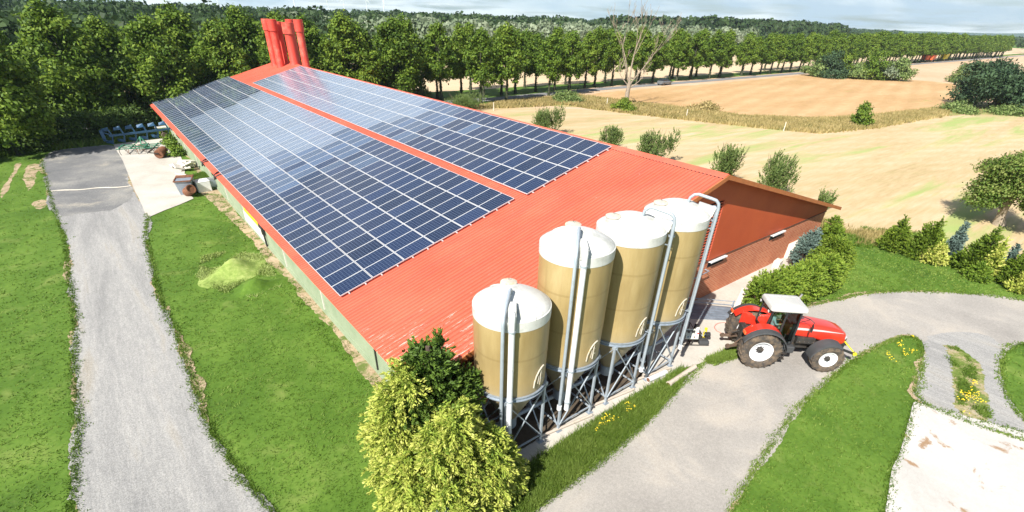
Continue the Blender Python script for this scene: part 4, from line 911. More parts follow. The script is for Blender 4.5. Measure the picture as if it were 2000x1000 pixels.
# rear wings: red top, dark rubber lip
for sy in (-1, 1):
    q = MB(); e = MB(); ring = []; ring2 = []
    for k in range(13):
        a = R(12+k*11.5); r1 = RW+0.14; cx_, cz_ = r1*math.cos(a), RW+0.02+r1*math.sin(a)*1.02
        cx_ = max(cx_, -0.93)
        y0, y1, y2 = sy*0.60, sy*1.04, sy*1.30
        dn = 0.035
        ring.append([(cx_, y0, cz_+0.02), (cx_, y1, cz_), (cx_, y1, cz_-dn), (cx_, y0, cz_-dn)])
        ring2.append([(cx_*1.0, y1, cz_+0.006), (cx_*1.0, y2, cz_-0.035), (cx_*1.0, y2+sy*0.02, cz_-0.11), (cx_*1.0, y1, cz_-dn-0.006)])
    f = q.loft(ring[1:12]).build('rear_fender', M['red_tractor'], tr, smooth=True, angle=50)
    e.loft(ring2).build('fender_edge', M['fender'], f, smooth=True, angle=50)
    q = MB(); q.loft([[(-0.55, sy*0.55, 1.3), (-0.55, sy*0.62, 1.3), (-0.55, sy*0.62, 1.95), (-0.55, sy*0.55, 1.85)], [(0.55, sy*0.72, 1.15), (0.55, sy*0.76, 1.15), (0.50, sy*0.76, 1.55), (0.50, sy*0.72, 1.5)]]).build('wing_panel', M['red_tractor'], f)
    q = MB(); q.box((-0.88, sy*0.95, 1.72), (0.05, 0.26, 0.12)); q.build('tail_lamp', M['orange_paint'], f)
    # front mudguard
    q = MB(); ring = []
    for k in range(12):
        a = R(62+k*10.6); r1 = RF+0.09; cx_, cz_ = 3.0+r1*math.cos(a), RF+r1*math.sin(a)
        ring.append([(cx_, sy*0.64, cz_), (cx_, sy*1.10, cz_), (cx_, sy*1.19, cz_-0.03), (cx_, sy*1.20, cz_-0.10), (cx_, sy*1.18, cz_-0.10), (cx_, sy*1.08, cz_-0.035), (cx_, sy*0.64, cz_-0.035)])
    q.loft(ring).build('front_fender', M['fender'], tr, smooth=True, angle=50)
    q = MB(); q.tube([(1.46, sy*0.56, 2.50), (1.70, sy*0.86, 2.52), (1.82, sy*1.0, 2.45)], 0.018, 6); q.tube([(1.46, sy*0.56, 2.15), (1.70, sy*0.86, 2.52)], 0.014, 6)
    q.tube([(1.82, sy*1.0, 2.45), (1.82, sy*1.0, 2.30)], 0.016, 6); o = q.build('mirror_arm', M['black'], tr)
    MB().box((1.83, sy*1.0, 2.16), (0.05, 0.20, 0.34), rz=sy*0.2).build('mirror', M['black'], o, bevel=0.02)
    # lower link arms at the rear
    q = MB(); q.bar((-0.45, sy*0.35, 0.72), (-1.12, sy*0.46, 0.60), 0.08, 0.12); q.bar((-0.45, sy*0.32, 1.25), (-0.95, sy*0.42, 0.66), 0.05); q.lathe([(0.05, -0.04), (0.11, -0.04), (0.11, 0.04), (0.05, 0.04)], 12, Matrix.Translation((-1.17, sy*0.46, 0.60)) @ Matrix.Rotation(R(90), 4, 'X'))
    q.build('lower_link', M['muddy'], tr)
    q = MB(); q.bar((3.85, sy*0.28, 0.80), (4.42, sy*0.40, 0.66), 0.07, 0.10); q.lathe([(0.03, -0.04), (0.09, -0.04), (0.09, 0.04), (0.03, 0.04)], 12, Matrix.Translation((4.47, sy*0.40, 0.66)) @ Matrix.Rotation(R(90), 4, 'X')); q.build('front_link', M['black'], tr)
q = MB(); q.lathe([(0.13, -0.07), (0.135, 0.0), (0.13, 0.012)], 20, Matrix.Translation((0.20, -0.60, 1.80)) @ Matrix.Rotation(R(90), 4, 'X')); q.build('speed_disc', M['white'], tr)
q = MB(); q.bar((3.86, -0.2, 1.25), (4.45, -0.38, 0.72), 0.045); q.build('front_top_link', M['yellow_paint'], tr)
MB().lathe([(0.02, -0.06), (0.085, -0.06), (0.085, 0.06), (0.02, 0.06)], 14, Matrix.Translation((4.49, -0.42, 0.66)) @ Matrix.Rotation(R(90), 4, 'X')).build('link_ball', M['yellow_paint'], tr)
q = MB(); q.box((3.87, 0, 0.90), (0.22, 0.62, 0.42)); q.bar((3.85, 0, 0.7), (3.92, 0, 1.2), 0.12); q.build('front_hitch', M['black'], tr, bevel=0.02)
q = MB(); q.bar((-0.35, 0, 1.35), (-1.0, 0, 1.05), 0.06); q.box((-0.55, 0, 1.25), (0.25, 0.5, 0.55)); q.box((-0.52, 0.0, 0.75), (0.2, 0.3, 0.4)); q.build('rear_hitch', M['darkmetal'], tr, bevel=0.02)
q = MB(); q.tube([(1.66, 0.52, 1.5), (1.66, 0.55, 2.3), (1.66, 0.55, 2.82), (1.72, 0.55, 3.0)], [0.06, 0.06, 0.055, 0.055], 14); q.lathe([(0.09, 1.55), (0.09, 2.1)], 14, Matrix.Translation((1.66, 0.55, 0))); q.build('exhaust_stack', M['chrome'], tr, smooth=True)

# driver: one skinned surface
def person():
    J = [(-0.05, 0, 0.0), (-0.08, 0, 0.18), (-0.10, 0, 0.38), (-0.08, 0, 0.50), (-0.05, 0, 0.60), (-0.03, 0, 0.70), (-0.02, 0, 0.80)]
    rad = [(0.15, 0.17), (0.12, 0.16), (0.12, 0.19), (0.09, 0.13), (0.055, 0.055), (0.085, 0.075), (0.075, 0.07)]
    E_ = [(i, i+1) for i in range(6)]; V = list(J); Rr = list(rad)
    def chain(root, pts, rs):
        prev = root
        for p, r_ in zip(pts, rs):
            V.append(p); Rr.append((r_, r_)); E_.append((prev, len(V)-1)); prev = len(V)-1
        return prev
    for s in (-1, 1):
        e = chain(2, [(-0.09, s*0.20, 0.44), (0.02, s*0.26, 0.20), (0.26, s*0.22, 0.22), (0.33, s*0.20, 0.24)], [0.062, 0.048, 0.035, 0.034])
        for k in range(4): chain(e, [(0.385, s*(0.165+0.018*k), 0.255), (0.415, s*(0.165+0.018*k), 0.235), (0.405, s*(0.165+0.018*k), 0.205)], [0.010, 0.009, 0.008])
        chain(e, [(0.35, s*0.155, 0.262), (0.385, s*0.145, 0.27)], [0.011, 0.009])
        chain(0, [(0.08, s*0.11, -0.01), (0.42, s*0.15, -0.02), (0.50, s*0.15, -0.36), (0.52, s*0.15, -0.42), (0.64, s*0.16, -0.44)], [0.09, 0.065, 0.045, 0.04, 0.035])
    me = bpy.data.meshes.new('person'); me.from_pydata(V, E_, []); o = link('person', me)
    md = o.modifiers.new('skin', 'SKIN'); md.use_smooth_shade = True
    sv = me.skin_vertices[0].data
    for i, r_ in enumerate(Rr): sv[i].radius = r_
    sv[0].use_root = True
    sb = o.modifiers.new('sub', 'SUBSURF'); sb.levels = 1; sb.render_levels = 2
    bpy.context.view_layer.update(); dg = bpy.context.evaluated_depsgraph_get(); ev = o.evaluated_get(dg); m2 = bpy.data.meshes.new_from_object(ev)
    bpy.data.objects.remove(o)
    m2.materials.clear(); [m2.materials.append(M[k]) for k in ('skin', 'shirt', 'trousers')]
    for f in m2.polygons:
        c_ = f.center; f.use_smooth = True
        f.material_index = 2 if c_.z < 0.06 and c_.x > -0.3 and not (abs(c_.y) > 0.19 and c_.z > 0.1) else (1 if (c_.z < 0.55 and c_.x < 0.12) else 0)
    o = link('person', m2)
    hr = MB(); hr.lathe([(0.092, 0), (0.098, 0.04), (0.085, 0.09), (0.05, 0.125), (0.004, 0.135)], 16, Matrix.Translation((-0.035, 0, 0.735))); h = hr.build('hair', M['hair'], o, smooth=True)
    ns = MB(); ns.loft([[(0.058, -0.012, 0.70), (0.058, 0.012, 0.70), (0.085, 0.006, 0.70), (0.085, -0.006, 0.70)], [(0.055, -0.006, 0.745), (0.055, 0.006, 0.745), (0.062, 0.003, 0.745), (0.062, -0.003, 0.745)]]); ns.build('nose', M['skin'], o)
    ey = MB()
    for s in (-1, 1): ey.box((0.058, s*0.03, 0.75), (0.012, 0.022, 0.010))
    ey.box((0.058, 0, 0.672), (0.012, 0.045, 0.008)); ey.build('face_features', M['hair'], o)
    return o
ps = person(); ps.matrix_world = Matrix.Translation(TP) @ Matrix.Rotation(TA, 4, 'Z') @ Matrix.Translation((0.66, 0, 1.60))
tag(ps, 'driver in a pale blue shirt seated inside the tractor cab', 'person')

# ------------------------------------------------------------------ yard things near the silos
g0 = G(1352, 668)
ge = empty('generator', (g0.x, g0.y, 0.035), R(-38), 'open-frame yard machine with a grey control panel beside the last silo', 'generator')
q = MB()
for y in (-0.38, 0.38): q.tube([(-0.65, y, 0.05), (0.65, y, 0.05)], 0.025, 6)
for x in (-0.65, -0.2, 0.65): q.tube([(x, -0.38, 0.05), (x, 0.38, 0.05)], 0.025, 6)
for x, y in ((-0.65, -0.38), (-0.65, 0.38), (-0.2, -0.38), (-0.2, 0.38)): q.tube([(x, y, 0.05), (x, y, 0.85)], 0.022, 6)
q.tube([(-0.65, -0.38, 0.85), (-0.2, -0.38, 0.85), (-0.2, 0.38, 0.85), (-0.65, 0.38, 0.85), (-0.65, -0.38, 0.85)], 0.022, 6); q.build('frame', M['darkmetal'], ge)
q = MB(); q.box((-0.30, -0.34, 0.66), (0.62, 0.16, 0.50), M=Matrix.Rotation(R(-28), 4, 'X')); pn = q.build('control_panel', M['grey_machine'], ge, bevel=0.02)
Mp = Matrix.Translation((-0.30, -0.34, 0.66)) @ Matrix.Rotation(R(-28), 4, 'X')
for (x, z, r_, mt) in ((-0.18, 0.10, 0.06, 'darkmetal'), (0.02, 0.10, 0.05, 'black'), (-0.2, -0.14, 0.03, 'blue_paint'), (-0.08, -0.14, 0.03, 'blue_paint'), (0.1, -0.14, 0.03, 'rust')):
    MB().lathe([(r_, 0), (r_, 0.02), (0.01, 0.025)], 14, Mp @ Matrix.Translation((x, -0.085, z)) @ Matrix.Rotation(R(90), 4, 'X')).build('dial', M[mt], pn)
q = MB(); q.loft([[Mp @ Vector(v) for v in ((0.16, -0.10, -0.2), (0.28, -0.10, -0.2), (0.28, 0.05, -0.2), (0.16, 0.05, -0.2))], [Mp @ Vector(v) for v in ((0.20, -0.10, 0.30), (0.32, -0.10, 0.34), (0.32, 0.05, 0.34), (0.20, 0.05, 0.30))]]); q.build('side_cover', M['white'], ge, bevel=0.01)
q = MB(); q.lathe([(0.04, 0), (0.04, 0.05)], 12, Mp @ Matrix.Translation((0.24, -0.10, 0.05)) @ Matrix.Rotation(R(90), 4, 'X')); q.build('stop_button', M['red_tractor'], ge)
q = MB(); q.box((0.10, 0.05, 0.35), (0.42, 0.42, 0.42)); q.tube([(0.1, -0.2, 0.55), (0.1, 0.3, 0.55)], 0.14, 14); q.box((0.12, 0.2, 0.66), (0.25, 0.2, 0.16)); q.build('engine', M['darkmetal'], ge, bevel=0.03)
q = MB(); q.box((0.42, -0.22, 0.16), (0.46, 0.34, 0.20)); q.build('battery_box', M['fender'], ge, bevel=0.03)
q = MB(); q.tube([(0.55, 0.12, 0.2), (0.55, 0.12, 0.72)], 0.07, 12); q.build('yellow_filter', M['yellow_paint'], ge, smooth=True)
q = MB(); q.tube([(0.5, -0.05, 0.45), (0.72, -0.05, 0.45)], 0.13, 14); q.box((0.15, 0.32, 0.74), (0.2, 0.12, 0.1)); q.build('pulley', M['black'], ge, smooth=True)
q = MB(); q.tube([(0.1, -0.1, 0.6), (0.35, -0.2, 0.45), (0.55, 0.0, 0.5), (0.4, 0.2, 0.7)], 0.018, 6); q.build('pipework', M['steel_lt'], ge, smooth=True)

c0 = G(1417, 643); q = MB(); pts = [(c0.x+0.62*math.cos(t*math.pi/12)*(1+0.03*math.sin(3*t)), c0.y+0.52*math.sin(t*math.pi/12), 0.055) for t in range(24)]+[(c0.x+0.60, c0.y+0.05, 0.075), (c0.x+0.2, c0.y-0.42, 0.07), (c0.x-0.25, c0.y-0.33, 0.055)]
tag(q.tube(pts, 0.022, 8).build('coiled_hose', M['pink_hose'], smooth=True), 'faded red hose laid in a loop on the concrete behind the tractor', 'hose')
a, b = G(1305, 751, 0.13), G(1357, 716, 0.13); q = MB(); d = (b-a).normalized()
pp = [a, a.lerp(b, 0.3), a.lerp(b, 0.7), b]
pipe = empty('drain_pipe', tuple((a+b)/2-Vector((0, 0, 0.1))), 0, 'long pale drain pipe lying on the grass edge of the farm road', 'pipe')
rel(MB().tube(pp, [0.115, 0.11, 0.11, 0.115], 18).build('tube', M['clay_pipe'], smooth=True), pipe)
rel(MB().tube([a-d*0.008, a+d*0.03], 0.085, 18).build('opening', M['inner']), pipe); rel(MB().lathe([(0.09, 0), (0.135, 0), (0.135, 0.10), (0.115, 0.12)], 18, Matrix.Translation(a-d*0.004) @ d.to_track_quat('Z', 'Y').to_matrix().to_4x4(), cap=False).build('socket', M['clay_pipe'], smooth=True), pipe)
a, b = G(1266, 742, 0.15), G(1300, 727, 0.13)
pipe = empty('drain_pipe', tuple((a+b)/2-Vector((0, 0, 0.1))), 0, 'short whitish pipe offcut with rusty stains at the foot of the last silo', 'pipe'); d = (b-a).normalized()
rel(MB().tube([a, b], 0.12, 18).build('tube', M['pvc'], smooth=True), pipe); rel(MB().tube([a-d*0.006, a+d*0.02], 0.095, 18).build('opening', M['inner']), pipe)
# steel cover plate, low rails and the kerb wall beside the hedge
P4 = [G(1338, 592, 0.05), G(1432, 600, 0.05), G(1424, 626, 0.05), G(1334, 621, 0.05)]
q = MB(); q.add([tuple(p) for p in P4]+[(p.x, p.y, 0.0) for p in P4], [(3, 2, 1, 0), (4, 5, 6, 7), (0, 1, 5, 4), (1, 2, 6, 5), (2, 3, 7, 6), (3, 0, 4, 7)])
for k in range(1, 6):
    a, b = P4[0].lerp(P4[3], k/6), P4[1].lerp(P4[2], k/6); q.bar(a+Vector((0, 0, 0.004)), b+Vector((0, 0, 0.004)), 0.03, 0.02)
tag(q.build('cover_plate', M['steelplate']), 'flat blue grey steel cover plate set in the concrete behind the tractor', 'cover plate')
rail = empty('guard_rail', tuple(G(1432, 602)), 0, 'low pair of galvanised rails running along the steel cover plate', 'rail')
a1, b1 = G(1340, 588, 0.35), G(1434, 596, 0.35)
for dz in (0.0, 0.22): rel(MB().tube([a1+Vector((0, 0, dz)), b1+Vector((0, 0, dz))], 0.022, 8).build('bar', M['steel'], smooth=True), rail)
for t in (0.03, 0.97):
    p_ = a1.lerp(b1, t); rel(MB().bar((p_.x, p_.y, 0), (p_.x, p_.y, 0.62), 0.06).build('post', M['steel']), rail)
q = MB(); a, b = G(1424, 633), G(1449, 580); n_ = Vector((-(b-a).y, (b-a).x, 0)).normalized()*0.14
q.loft([[a-n_, a+n_, a+n_+Vector((0, 0, 0.25)), a-n_+Vector((0, 0, 0.25))], [b-n_, b+n_, b+n_+Vector((0, 0, 0.55)), b-n_+Vector((0, 0, 0.55))]])
tag(q.build('kerb_wall', M['conc_block'], bevel=0.02), 'low sloping concrete kerb wall between the cover plate and the hedge', 'wall')
def block(px, py, d, rz, label, z0=0.0):
    p_ = G(px, py); q = MB(); q.box((0, 0, d[2]/2), d); o = q.build('concrete_block', M['conc_block'], bevel=0.03); o.location = (p_.x, p_.y, z0); o.rotation_euler = (0, 0, rz); return tag(o, label, 'block')
block(1540, 499, (1.3, 0.6, 1.0), R(12), 'big pale concrete block against the brick gable wall behind the hedge')
block(1602, 562, (0.55, 0.5, 0.6), R(25), 'pale concrete block at the lawn end of the hedge')
block(1516, 522, (0.7, 0.4, 0.5), R(8), 'smaller pale concrete block low between brick wall and hedge')
block(330, 262, (2.4, 1.0, 0.9), R(5), 'large pale concrete block at the far corner of the concrete yard')

# ------------------------------------------------------------------ farm implements at the far end of the yard
p0, p1 = G(216, 284), G(338, 268)
dx = (p1-p0); Lp = dx.length; az = math.atan2(dx.y, dx.x)
pl = empty('plough', tuple(p0), az, 'blue reversible plough with a row of upright bodies at the yard edge', 'plough')
q = MB(); q.bar((0.2, 0, 0.95), (Lp, 0, 0.95), 0.16, 0.2); q.build('beam', M['blue_paint'], pl)
for k in range(6):
    x = 0.5+(Lp-0.7)*k/5; q = MB()
    for s in (-1, 1):
        q.bar((x, 0, 0.95), (x-0.15, 0, 0.95+s*0.62), 0.08, 0.14)
        q.loft([[(x-0.15, 0.00, 0.95+s*0.50), (x-0.10, 0.03, 0.95+s*0.50), (x-0.10, 0.03, 0.95+s*0.88), (x-0.15, 0.0, 0.95+s*0.88)], [(x-0.75, 0.30, 0.95+s*0.42), (x-0.70, 0.34, 0.95+s*0.42), (x-0.62, 0.42, 0.95+s*0.72), (x-0.68, 0.38, 0.95+s*0.72)]])
    q.build('plough_body', M['blue_paint'], pl)
q = MB(); q.bar((-0.3, 0, 0.5), (-0.35, 0, 1.6), 0.16, 0.3); q.bar((-0.3, -0.4, 0.6), (-0.3, 0.4, 0.6), 0.1); q.bar((-0.35, 0, 1.4), (0.6, 0, 1.0), 0.1); q.build('headstock', M['blue_paint'], pl)
q = MB(); q.lathe([(0.32, -0.12), (0.36, 0), (0.32, 0.12)], 20, Matrix.Translation((Lp*0.85, -0.45, 0.36)) @ Matrix.Rotation(R(90), 4, 'X')); q.bar((Lp*0.85, -0.3, 0.4), (Lp*0.85, 0, 0.95), 0.07); q.build('depth_wheel', M['tyre'], pl)
p0, p1 = G(236, 300), G(316, 296); az = math.atan2((p1-p0).y, (p1-p0).x); Lh = (p1-p0).length
hw = empty('cultivator', tuple(p0), az, 'green spring-tine cultivator frame standing on the concrete yard', 'cultivator')
for i, y in enumerate((-0.9, 0.0, 0.9)):
    q = MB(); q.bar((0, y, 0.62), (Lh, y, 0.62), 0.09, 0.09); q.build('frame_bar', M['green_paint'], hw)
for x in (0.3, Lh*0.35, Lh*0.68, Lh-0.3):
    q = MB(); q.bar((x, -1.1, 0.68), (x, 1.1, 0.68), 0.08); q.build('cross_bar', M['green_paint'], hw)
for i in range(9):
    for j, y in enumerate((-0.9, 0, 0.9)):
        if (i+j) % 2: continue
        x = 0.3+(Lh-0.6)*i/8; q = MB(); q.tube([(x, y, 0.62), (x, y-0.22, 0.55), (x, y-0.3, 0.32), (x, y-0.12, 0.06)], 0.028, 6); q.build('tine', M['rust'] if i % 3 else M['darkmetal'], hw)
q = MB(); q.bar((Lh*0.5, 0.9, 0.62), (Lh*0.5, 1.5, 1.3), 0.1); q.bar((Lh*0.35, 1.1, 0.6), (Lh*0.5, 1.5, 1.3), 0.07); q.bar((Lh*0.65, 1.1, 0.6), (Lh*0.5, 1.5, 1.3), 0.07); q.build('hitch', M['green_paint'], hw)
p_ = G(318, 306)
rl_ = empty('roller', tuple(p_), R(70), 'rusty ribbed roller with its mesh drum lying behind the plough', 'roller')
q = MB(); q.lathe([(0.38, -1.0), (0.42, -0.9), (0.38, -0.8)]+sum([[(0.42, -0.75+0.2*k), (0.36, -0.65+0.2*k)] for k in range(8)], [])+[(0.38, 1.0)], 26, Matrix.Translation((0, 0, 0.45)) @ Matrix.Rotation(R(90), 4, 'Y')); q.build('drum', M['rust'], rl_, smooth=True)
q = MB()
for x in (-1.1, 1.1): q.bar((x, 0, 0.55), (x, 0.8, 0.7), 0.08)
q.bar((-1.1, 0.8, 0.7), (1.1, 0.8, 0.7), 0.1); q.tube([(-1.15, 0, 0.55), (1.15, 0, 0.55)], 0.06); q.build('frame', M['darkmetal'], rl_)
p_ = G(278, 293); wb = empty('wheelbarrow', tuple(p_), R(30), 'small cream barrow parked between the blue plough and green cultivator', 'wheelbarrow')
q = MB(); q.loft([[(-0.4, -0.25, 0.35), (0.3, -0.2, 0.3), (0.3, 0.2, 0.3), (-0.4, 0.25, 0.35)], [(-0.55, -0.35, 0.7), (0.5, -0.3, 0.65), (0.5, 0.3, 0.65), (-0.55, 0.35, 0.7)]]); q.build('tray', M['wood_post'], wb)
q = MB(); q.lathe([(0.12, -0.05), (0.2, -0.05), (0.2, 0.05), (0.12, 0.05)], 16, Matrix.Translation((0.65, 0, 0.2)) @ Matrix.Rotation(R(90), 4, 'X')); q.build('wheel', M['tyre'], wb)
q = MB(); 
for s in (-1, 1): q.bar((0.65, s*0.1, 0.2), (-1.1, s*0.32, 0.55), 0.05); q.bar((-0.4, s*0.28, 0.4), (-0.45, s*0.28, 0.0), 0.05)
q.build('handle', M['rust'], wb)
# skip, drum, crates, rubble along the wall
p_ = G(368, 376); sk = empty('metal_skip', tuple(p_), R(75), 'grey sheet-metal bin with a rusty rim on the concrete yard', 'skip')
q = MB(); q.loft([[(-0.7, -0.45, 0), (0.7, -0.45, 0), (0.7, 0.45, 0), (-0.7, 0.45, 0)], [(-0.85, -0.6, 1.15), (0.85, -0.6, 1.15), (0.85, 0.6, 1.15), (-0.85, 0.6, 1.15)]]); q.build('body', M['steel'], sk)
q = MB(); q.bar((-0.9, -0.62, 1.17), (-0.9, 0.62, 1.17), 0.08); q.bar((0.9, -0.62, 1.17), (0.9, 0.62, 1.17), 0.08); q.bar((-0.9, -0.62, 1.17), (0.9, -0.62, 1.17), 0.07); q.bar((-0.9, 0.62, 1.17), (0.9, 0.62, 1.17), 0.07); q.box((0.58, 0, 1.19), (0.62, 1.24, 0.06)); q.build('rim', M['rust'], sk)
p_ = G(374, 384); q = MB(); Mt = Matrix.Rotation(R(62), 4, 'Y'); q.lathe([(0.36, -0.45), (0.38, -0.43), (0.36, 0.0), (0.38, 0.02), (0.36, 0.45), (0.29, 0.45), (0.28, 0.38), (0.01, 0.38)], 24, Matrix.Translation((0, 0, 0.50)) @ Mt)
o = q.build('rusty_drum', M['rust'], smooth=True); o.location = p_; o.rotation_euler = (0, 0, R(-70)); tag(o, 'rusty brown drum tipped over beside the grey bin', 'drum')
for px, py, mt, lb in ((399, 372, 'white', 'white plastic crate standing beside the long side wall'), (414, 368, 'steel', 'open grey crate against the side wall next to the white crate')):
    p_ = G(px, py); t = empty('crate', tuple(p_), R(4), lb, 'crate'); q = MB()
    for c_, d in (((0, -0.5, 0.4), (1.0, 0.06, 0.8)), ((0, 0.5, 0.4), (1.0, 0.06, 0.8)), ((-0.5, 0, 0.4), (0.06, 0.94, 0.8)), ((0.5, 0, 0.4), (0.06, 0.94, 0.8)), ((0, 0, 0.05), (0.94, 0.94, 0.1))): q.box(c_, d)
    q.build('box', M[mt], t, bevel=0.01)
    if mt == 'white': MB().box((0, 0, 0.83), (1.08, 1.08, 0.06)).build('lid', M['white'], t, bevel=0.02)
    else:
        q = MB(); [q.bar((-0.45, y, 0.82), (0.45, y, 0.82), 0.04) for y in (-0.25, 0.05, 0.3)]; q.build('lid', M['alu'], t)
p_ = G(361, 330); t = empty('rubble_heap', tuple(p_), 0, 'heap of broken concrete slabs and boards leaning by the side wall', 'rubble'); rr = random.Random(3)
for k in range(9):
    q = MB(); q.box((0, 0, 0), (rr.uniform(0.5, 1.3), rr.uniform(0.4, 0.8), rr.uniform(0.08, 0.2)), M=Euler((rr.uniform(-.5, .5), rr.uniform(-.5, .5), rr.uniform(0, 3))).to_matrix().to_4x4())
    o = q.build('slab', M['conc_block'], t, bevel=0.02); o.location = (rr.uniform(-0.7, 0.7), rr.uniform(-1.3, 1.3), 0.2+0.06*k)
p_ = G(356, 345); t = MB(); t.tube([(0, -0.7, 0.16), (0, 0.7, 0.16)], 0.15, 14); o = t.build('clay_drain', M['clay_pipe'], smooth=True); o.location = p_; o.rotation_euler = (0, 0, 0.5); tag(o, 'short pinkish clay drain lying between rubble heap and grey bin', 'pipe')
# cable cover across the track
a, b = G(100, 374, 0.03), G(256, 364, 0.04); q = MB(); n = 12
pts = [a.lerp(b, i/n)+Vector((0, 0.12*math.sin(i*1.1), 0.02)) for i in range(n+1)]
q.tube(pts, 0.045, 6); tag(q.build('cable_cover', M['wood_post']), 'thin pale cable cover laid across the dark gravel yard', 'cable cover')
# stones

# ------------------------------------------------------------------ conifers and hedges close by
def plant(name, loc, blobs, clumps, per, cr, leaf, mat, label, cat, seed, mode='spray', group=None, droop=0.3, h=1.0, r0=0.07, inner=0.6, wr=0.4, bark='bark', flat=0.7, part='foliage'):
    t = empty(name, (loc[0], loc[1], 0), 0, label, cat, group)
    crown(part, blobs, clumps, per, cr, leaf, mat, t, seed, mode, flat, inner, droop, wr)
    trunk_mb(h, r0, r0*0.5, 0.1, seed).build('trunk', M[bark], t, smooth=True)
    return t
def cone_blobs(h, r, n=5, z0=0.0, jit=0.12, seed=1, power=0.8):
    rr = random.Random(seed); out = []
    for k in range(n):
        f = k/(n-1); z = z0+(h-z0)*(0.16+0.72*f); q = r*(1-f**1.3*power)
        out.append((rr.uniform(-jit, jit)*r, rr.uniform(-jit, jit)*r, z, q, q, (h-z0)/n*0.85))
    return out
# the golden group at the barn corner
_g = random.Random(44); gold_lobes = [(0, 0, 0.9, 1.6, 1.45, 1.0), (0, 0, 1.9, 1.35, 1.25, 0.9), (0.1, 0.1, 2.7, 0.95, 0.9, 0.8), (0.2, 0.2, 3.3, 0.5, 0.5, 0.6)]
for _k in range(26):
    _f = _g.uniform(0, 1); _a = _g.uniform(0, 6.28); _w = 1.65*(1-_f**1.5)+0.25
    gold_lobes.append((math.cos(_a)*_w, math.sin(_a)*_w*0.9, 0.7+2.9*_f, _g.uniform(0.28, 0.48), _g.uniform(0.28, 0.48), _g.uniform(0.35, 0.6)))
plant('dark_conifer', (0.10, -1.25), [(0, 0, 1.8, 1.35, 1.35, 1.5), (0.1, 0, 3.0, 1.30, 1.25, 1.0), (-0.2, 0.1, 3.9, 1.0, 0.95, 0.8), (-0.1, 0.1, 4.6, 0.65, 0.65, 0.6), (0.9, -0.1, 3.5, 0.55, 0.5, 0.5), (0.15, -0.1, 5.1, 0.35, 0.3, 0.4), (-0.35, 0.1, 5.0, 0.25, 0.25, 0.4), (-1.0, -0.2, 3.4, 0.5, 0.5, 0.6)], 1500, 22, 0.30, 0.15, M['leaf_conifer'], 'dark green conifer rising behind the golden cypresses at the barn corner', 'conifer', 21, droop=0.1, h=5.2, r0=0.16)
plant('golden_cypress', (-0.92, -1.05), [(0, 0, 1.0, 1.3, 1.3, 1.2), (0, 0, 2.4, 1.15, 1.15, 1.1), (0.1, 0, 3.5, 0.85, 0.85, 0.8), (0.15, 0, 4.25, 0.5, 0.5, 0.6), (-0.5, -0.3, 3.0, 0.5, 0.5, 0.6), (0.1, -0.5, 4.4, 0.3, 0.3, 0.45)], 1000, 44, 0.40, 0.115, M['leaf_gold'], 'tall narrow golden cypress on the lawn side of the dark conifer', 'cypress', 22, h=3.5, r0=0.12, droop=0.5)
plant('golden_cypress', (-0.20, -2.75), gold_lobes, 2300, 46, 0.42, 0.115, M['leaf_gold'], 'broadest golden cypress, at the front of the group by the short silo', 'cypress', 23, h=3, r0=0.14, droop=0.6)
plant('golden_cypress', (0.95, -3.05), [(0, 0, 0.8, 1.05, 0.95, 0.9), (0, 0, 1.6, 0.8, 0.75, 0.8), (0, 0, 2.3, 0.45, 0.45, 0.55)], 800, 24, 0.30, 0.14, M['leaf_gold'], 'low golden cypress in front of the feet of the short silo', 'cypress', 24, h=2, r0=0.1, droop=0.6)
plant('golden_cypress', (-1.45, -2.35), [(0, 0, 0.8, 1.0, 1.0, 0.9), (0, 0, 1.6, 0.75, 0.75, 0.8), (0.1, 0, 2.3, 0.4, 0.4, 0.5)], 750, 24, 0.30, 0.14, M['leaf_gold'], 'small golden cypress at the lawn edge of the group', 'cypress', 25, h=2, r0=0.1, droop=0.6)
plant('blue_juniper', (-1.45, -4.15), [(0, 0, 0.6, 0.55, 0.55, 0.7), (0.1, 0.2, 1.25, 0.32, 0.32, 0.5)], 300, 20, 0.18, 0.10, M['leaf_blue'], 'small blue grey juniper in front of the golden cypresses', 'juniper', 26, h=1.2, droop=0.0)
plant('ground_shrub', (-2.1, -3.2), [(0, 0, 0.25, 0.65, 0.7, 0.4), (0.7, -0.6, 0.25, 0.6, 0.6, 0.4)], 320, 20, 0.2, 0.10, M['leaf_conifer'], 'low dark green shrub at the foot of the golden cypresses', 'shrub', 27, mode='leaf', h=0.4)
# hedge right of the apron
hedge = [(19.45+0.64*k, -2.25-0.07*k+0.12*math.sin(k*2.1), 0.98+0.09*math.sin(k*1.7), 0.64, 0.98, 1.12+0.13*math.sin(k*2.3)) for k in range(11)]
o0 = Vector((22.7, -1.9, 0))
o0 = Vector((22.7, -2.4, 0)); t = empty('hedge', tuple(o0), 0, 'long bright green thuja hedge running from the tractor towards the gable wall', 'hedge')
crown('foliage', [(x-o0.x, y-o0.y, z, a, b, c) for x, y, z, a, b, c in hedge], 3400, 20, 0.28, 0.12, M['leaf_thuja_bright'], t, 31, 'spray', inner=0.75, droop=0.1, wr=0.45)
q = MB()
for k in range(9): q.bar((-2.8+0.68*k, 0, 0), (-2.8+0.68*k, 0, 0.8), 0.06)
q.build('stem', M['bark'], t)
plant('thuja', (27.6, -2.25), [(0, 0, 0.9, 1.15, 1.0, 1.05), (0.1, 0, 1.8, 0.9, 0.8, 0.8), (-0.9, 0.2, 1.0, 0.8, 0.8, 1.0), (0.9, -0.3, 0.9, 0.7, 0.7, 1.0)], 1500, 18, 0.24, 0.13, M['leaf_thuja'], 'rounded thuja at the lawn end of the hedge with autumn tinted sprays', 'thuja', 32, h=1.8)
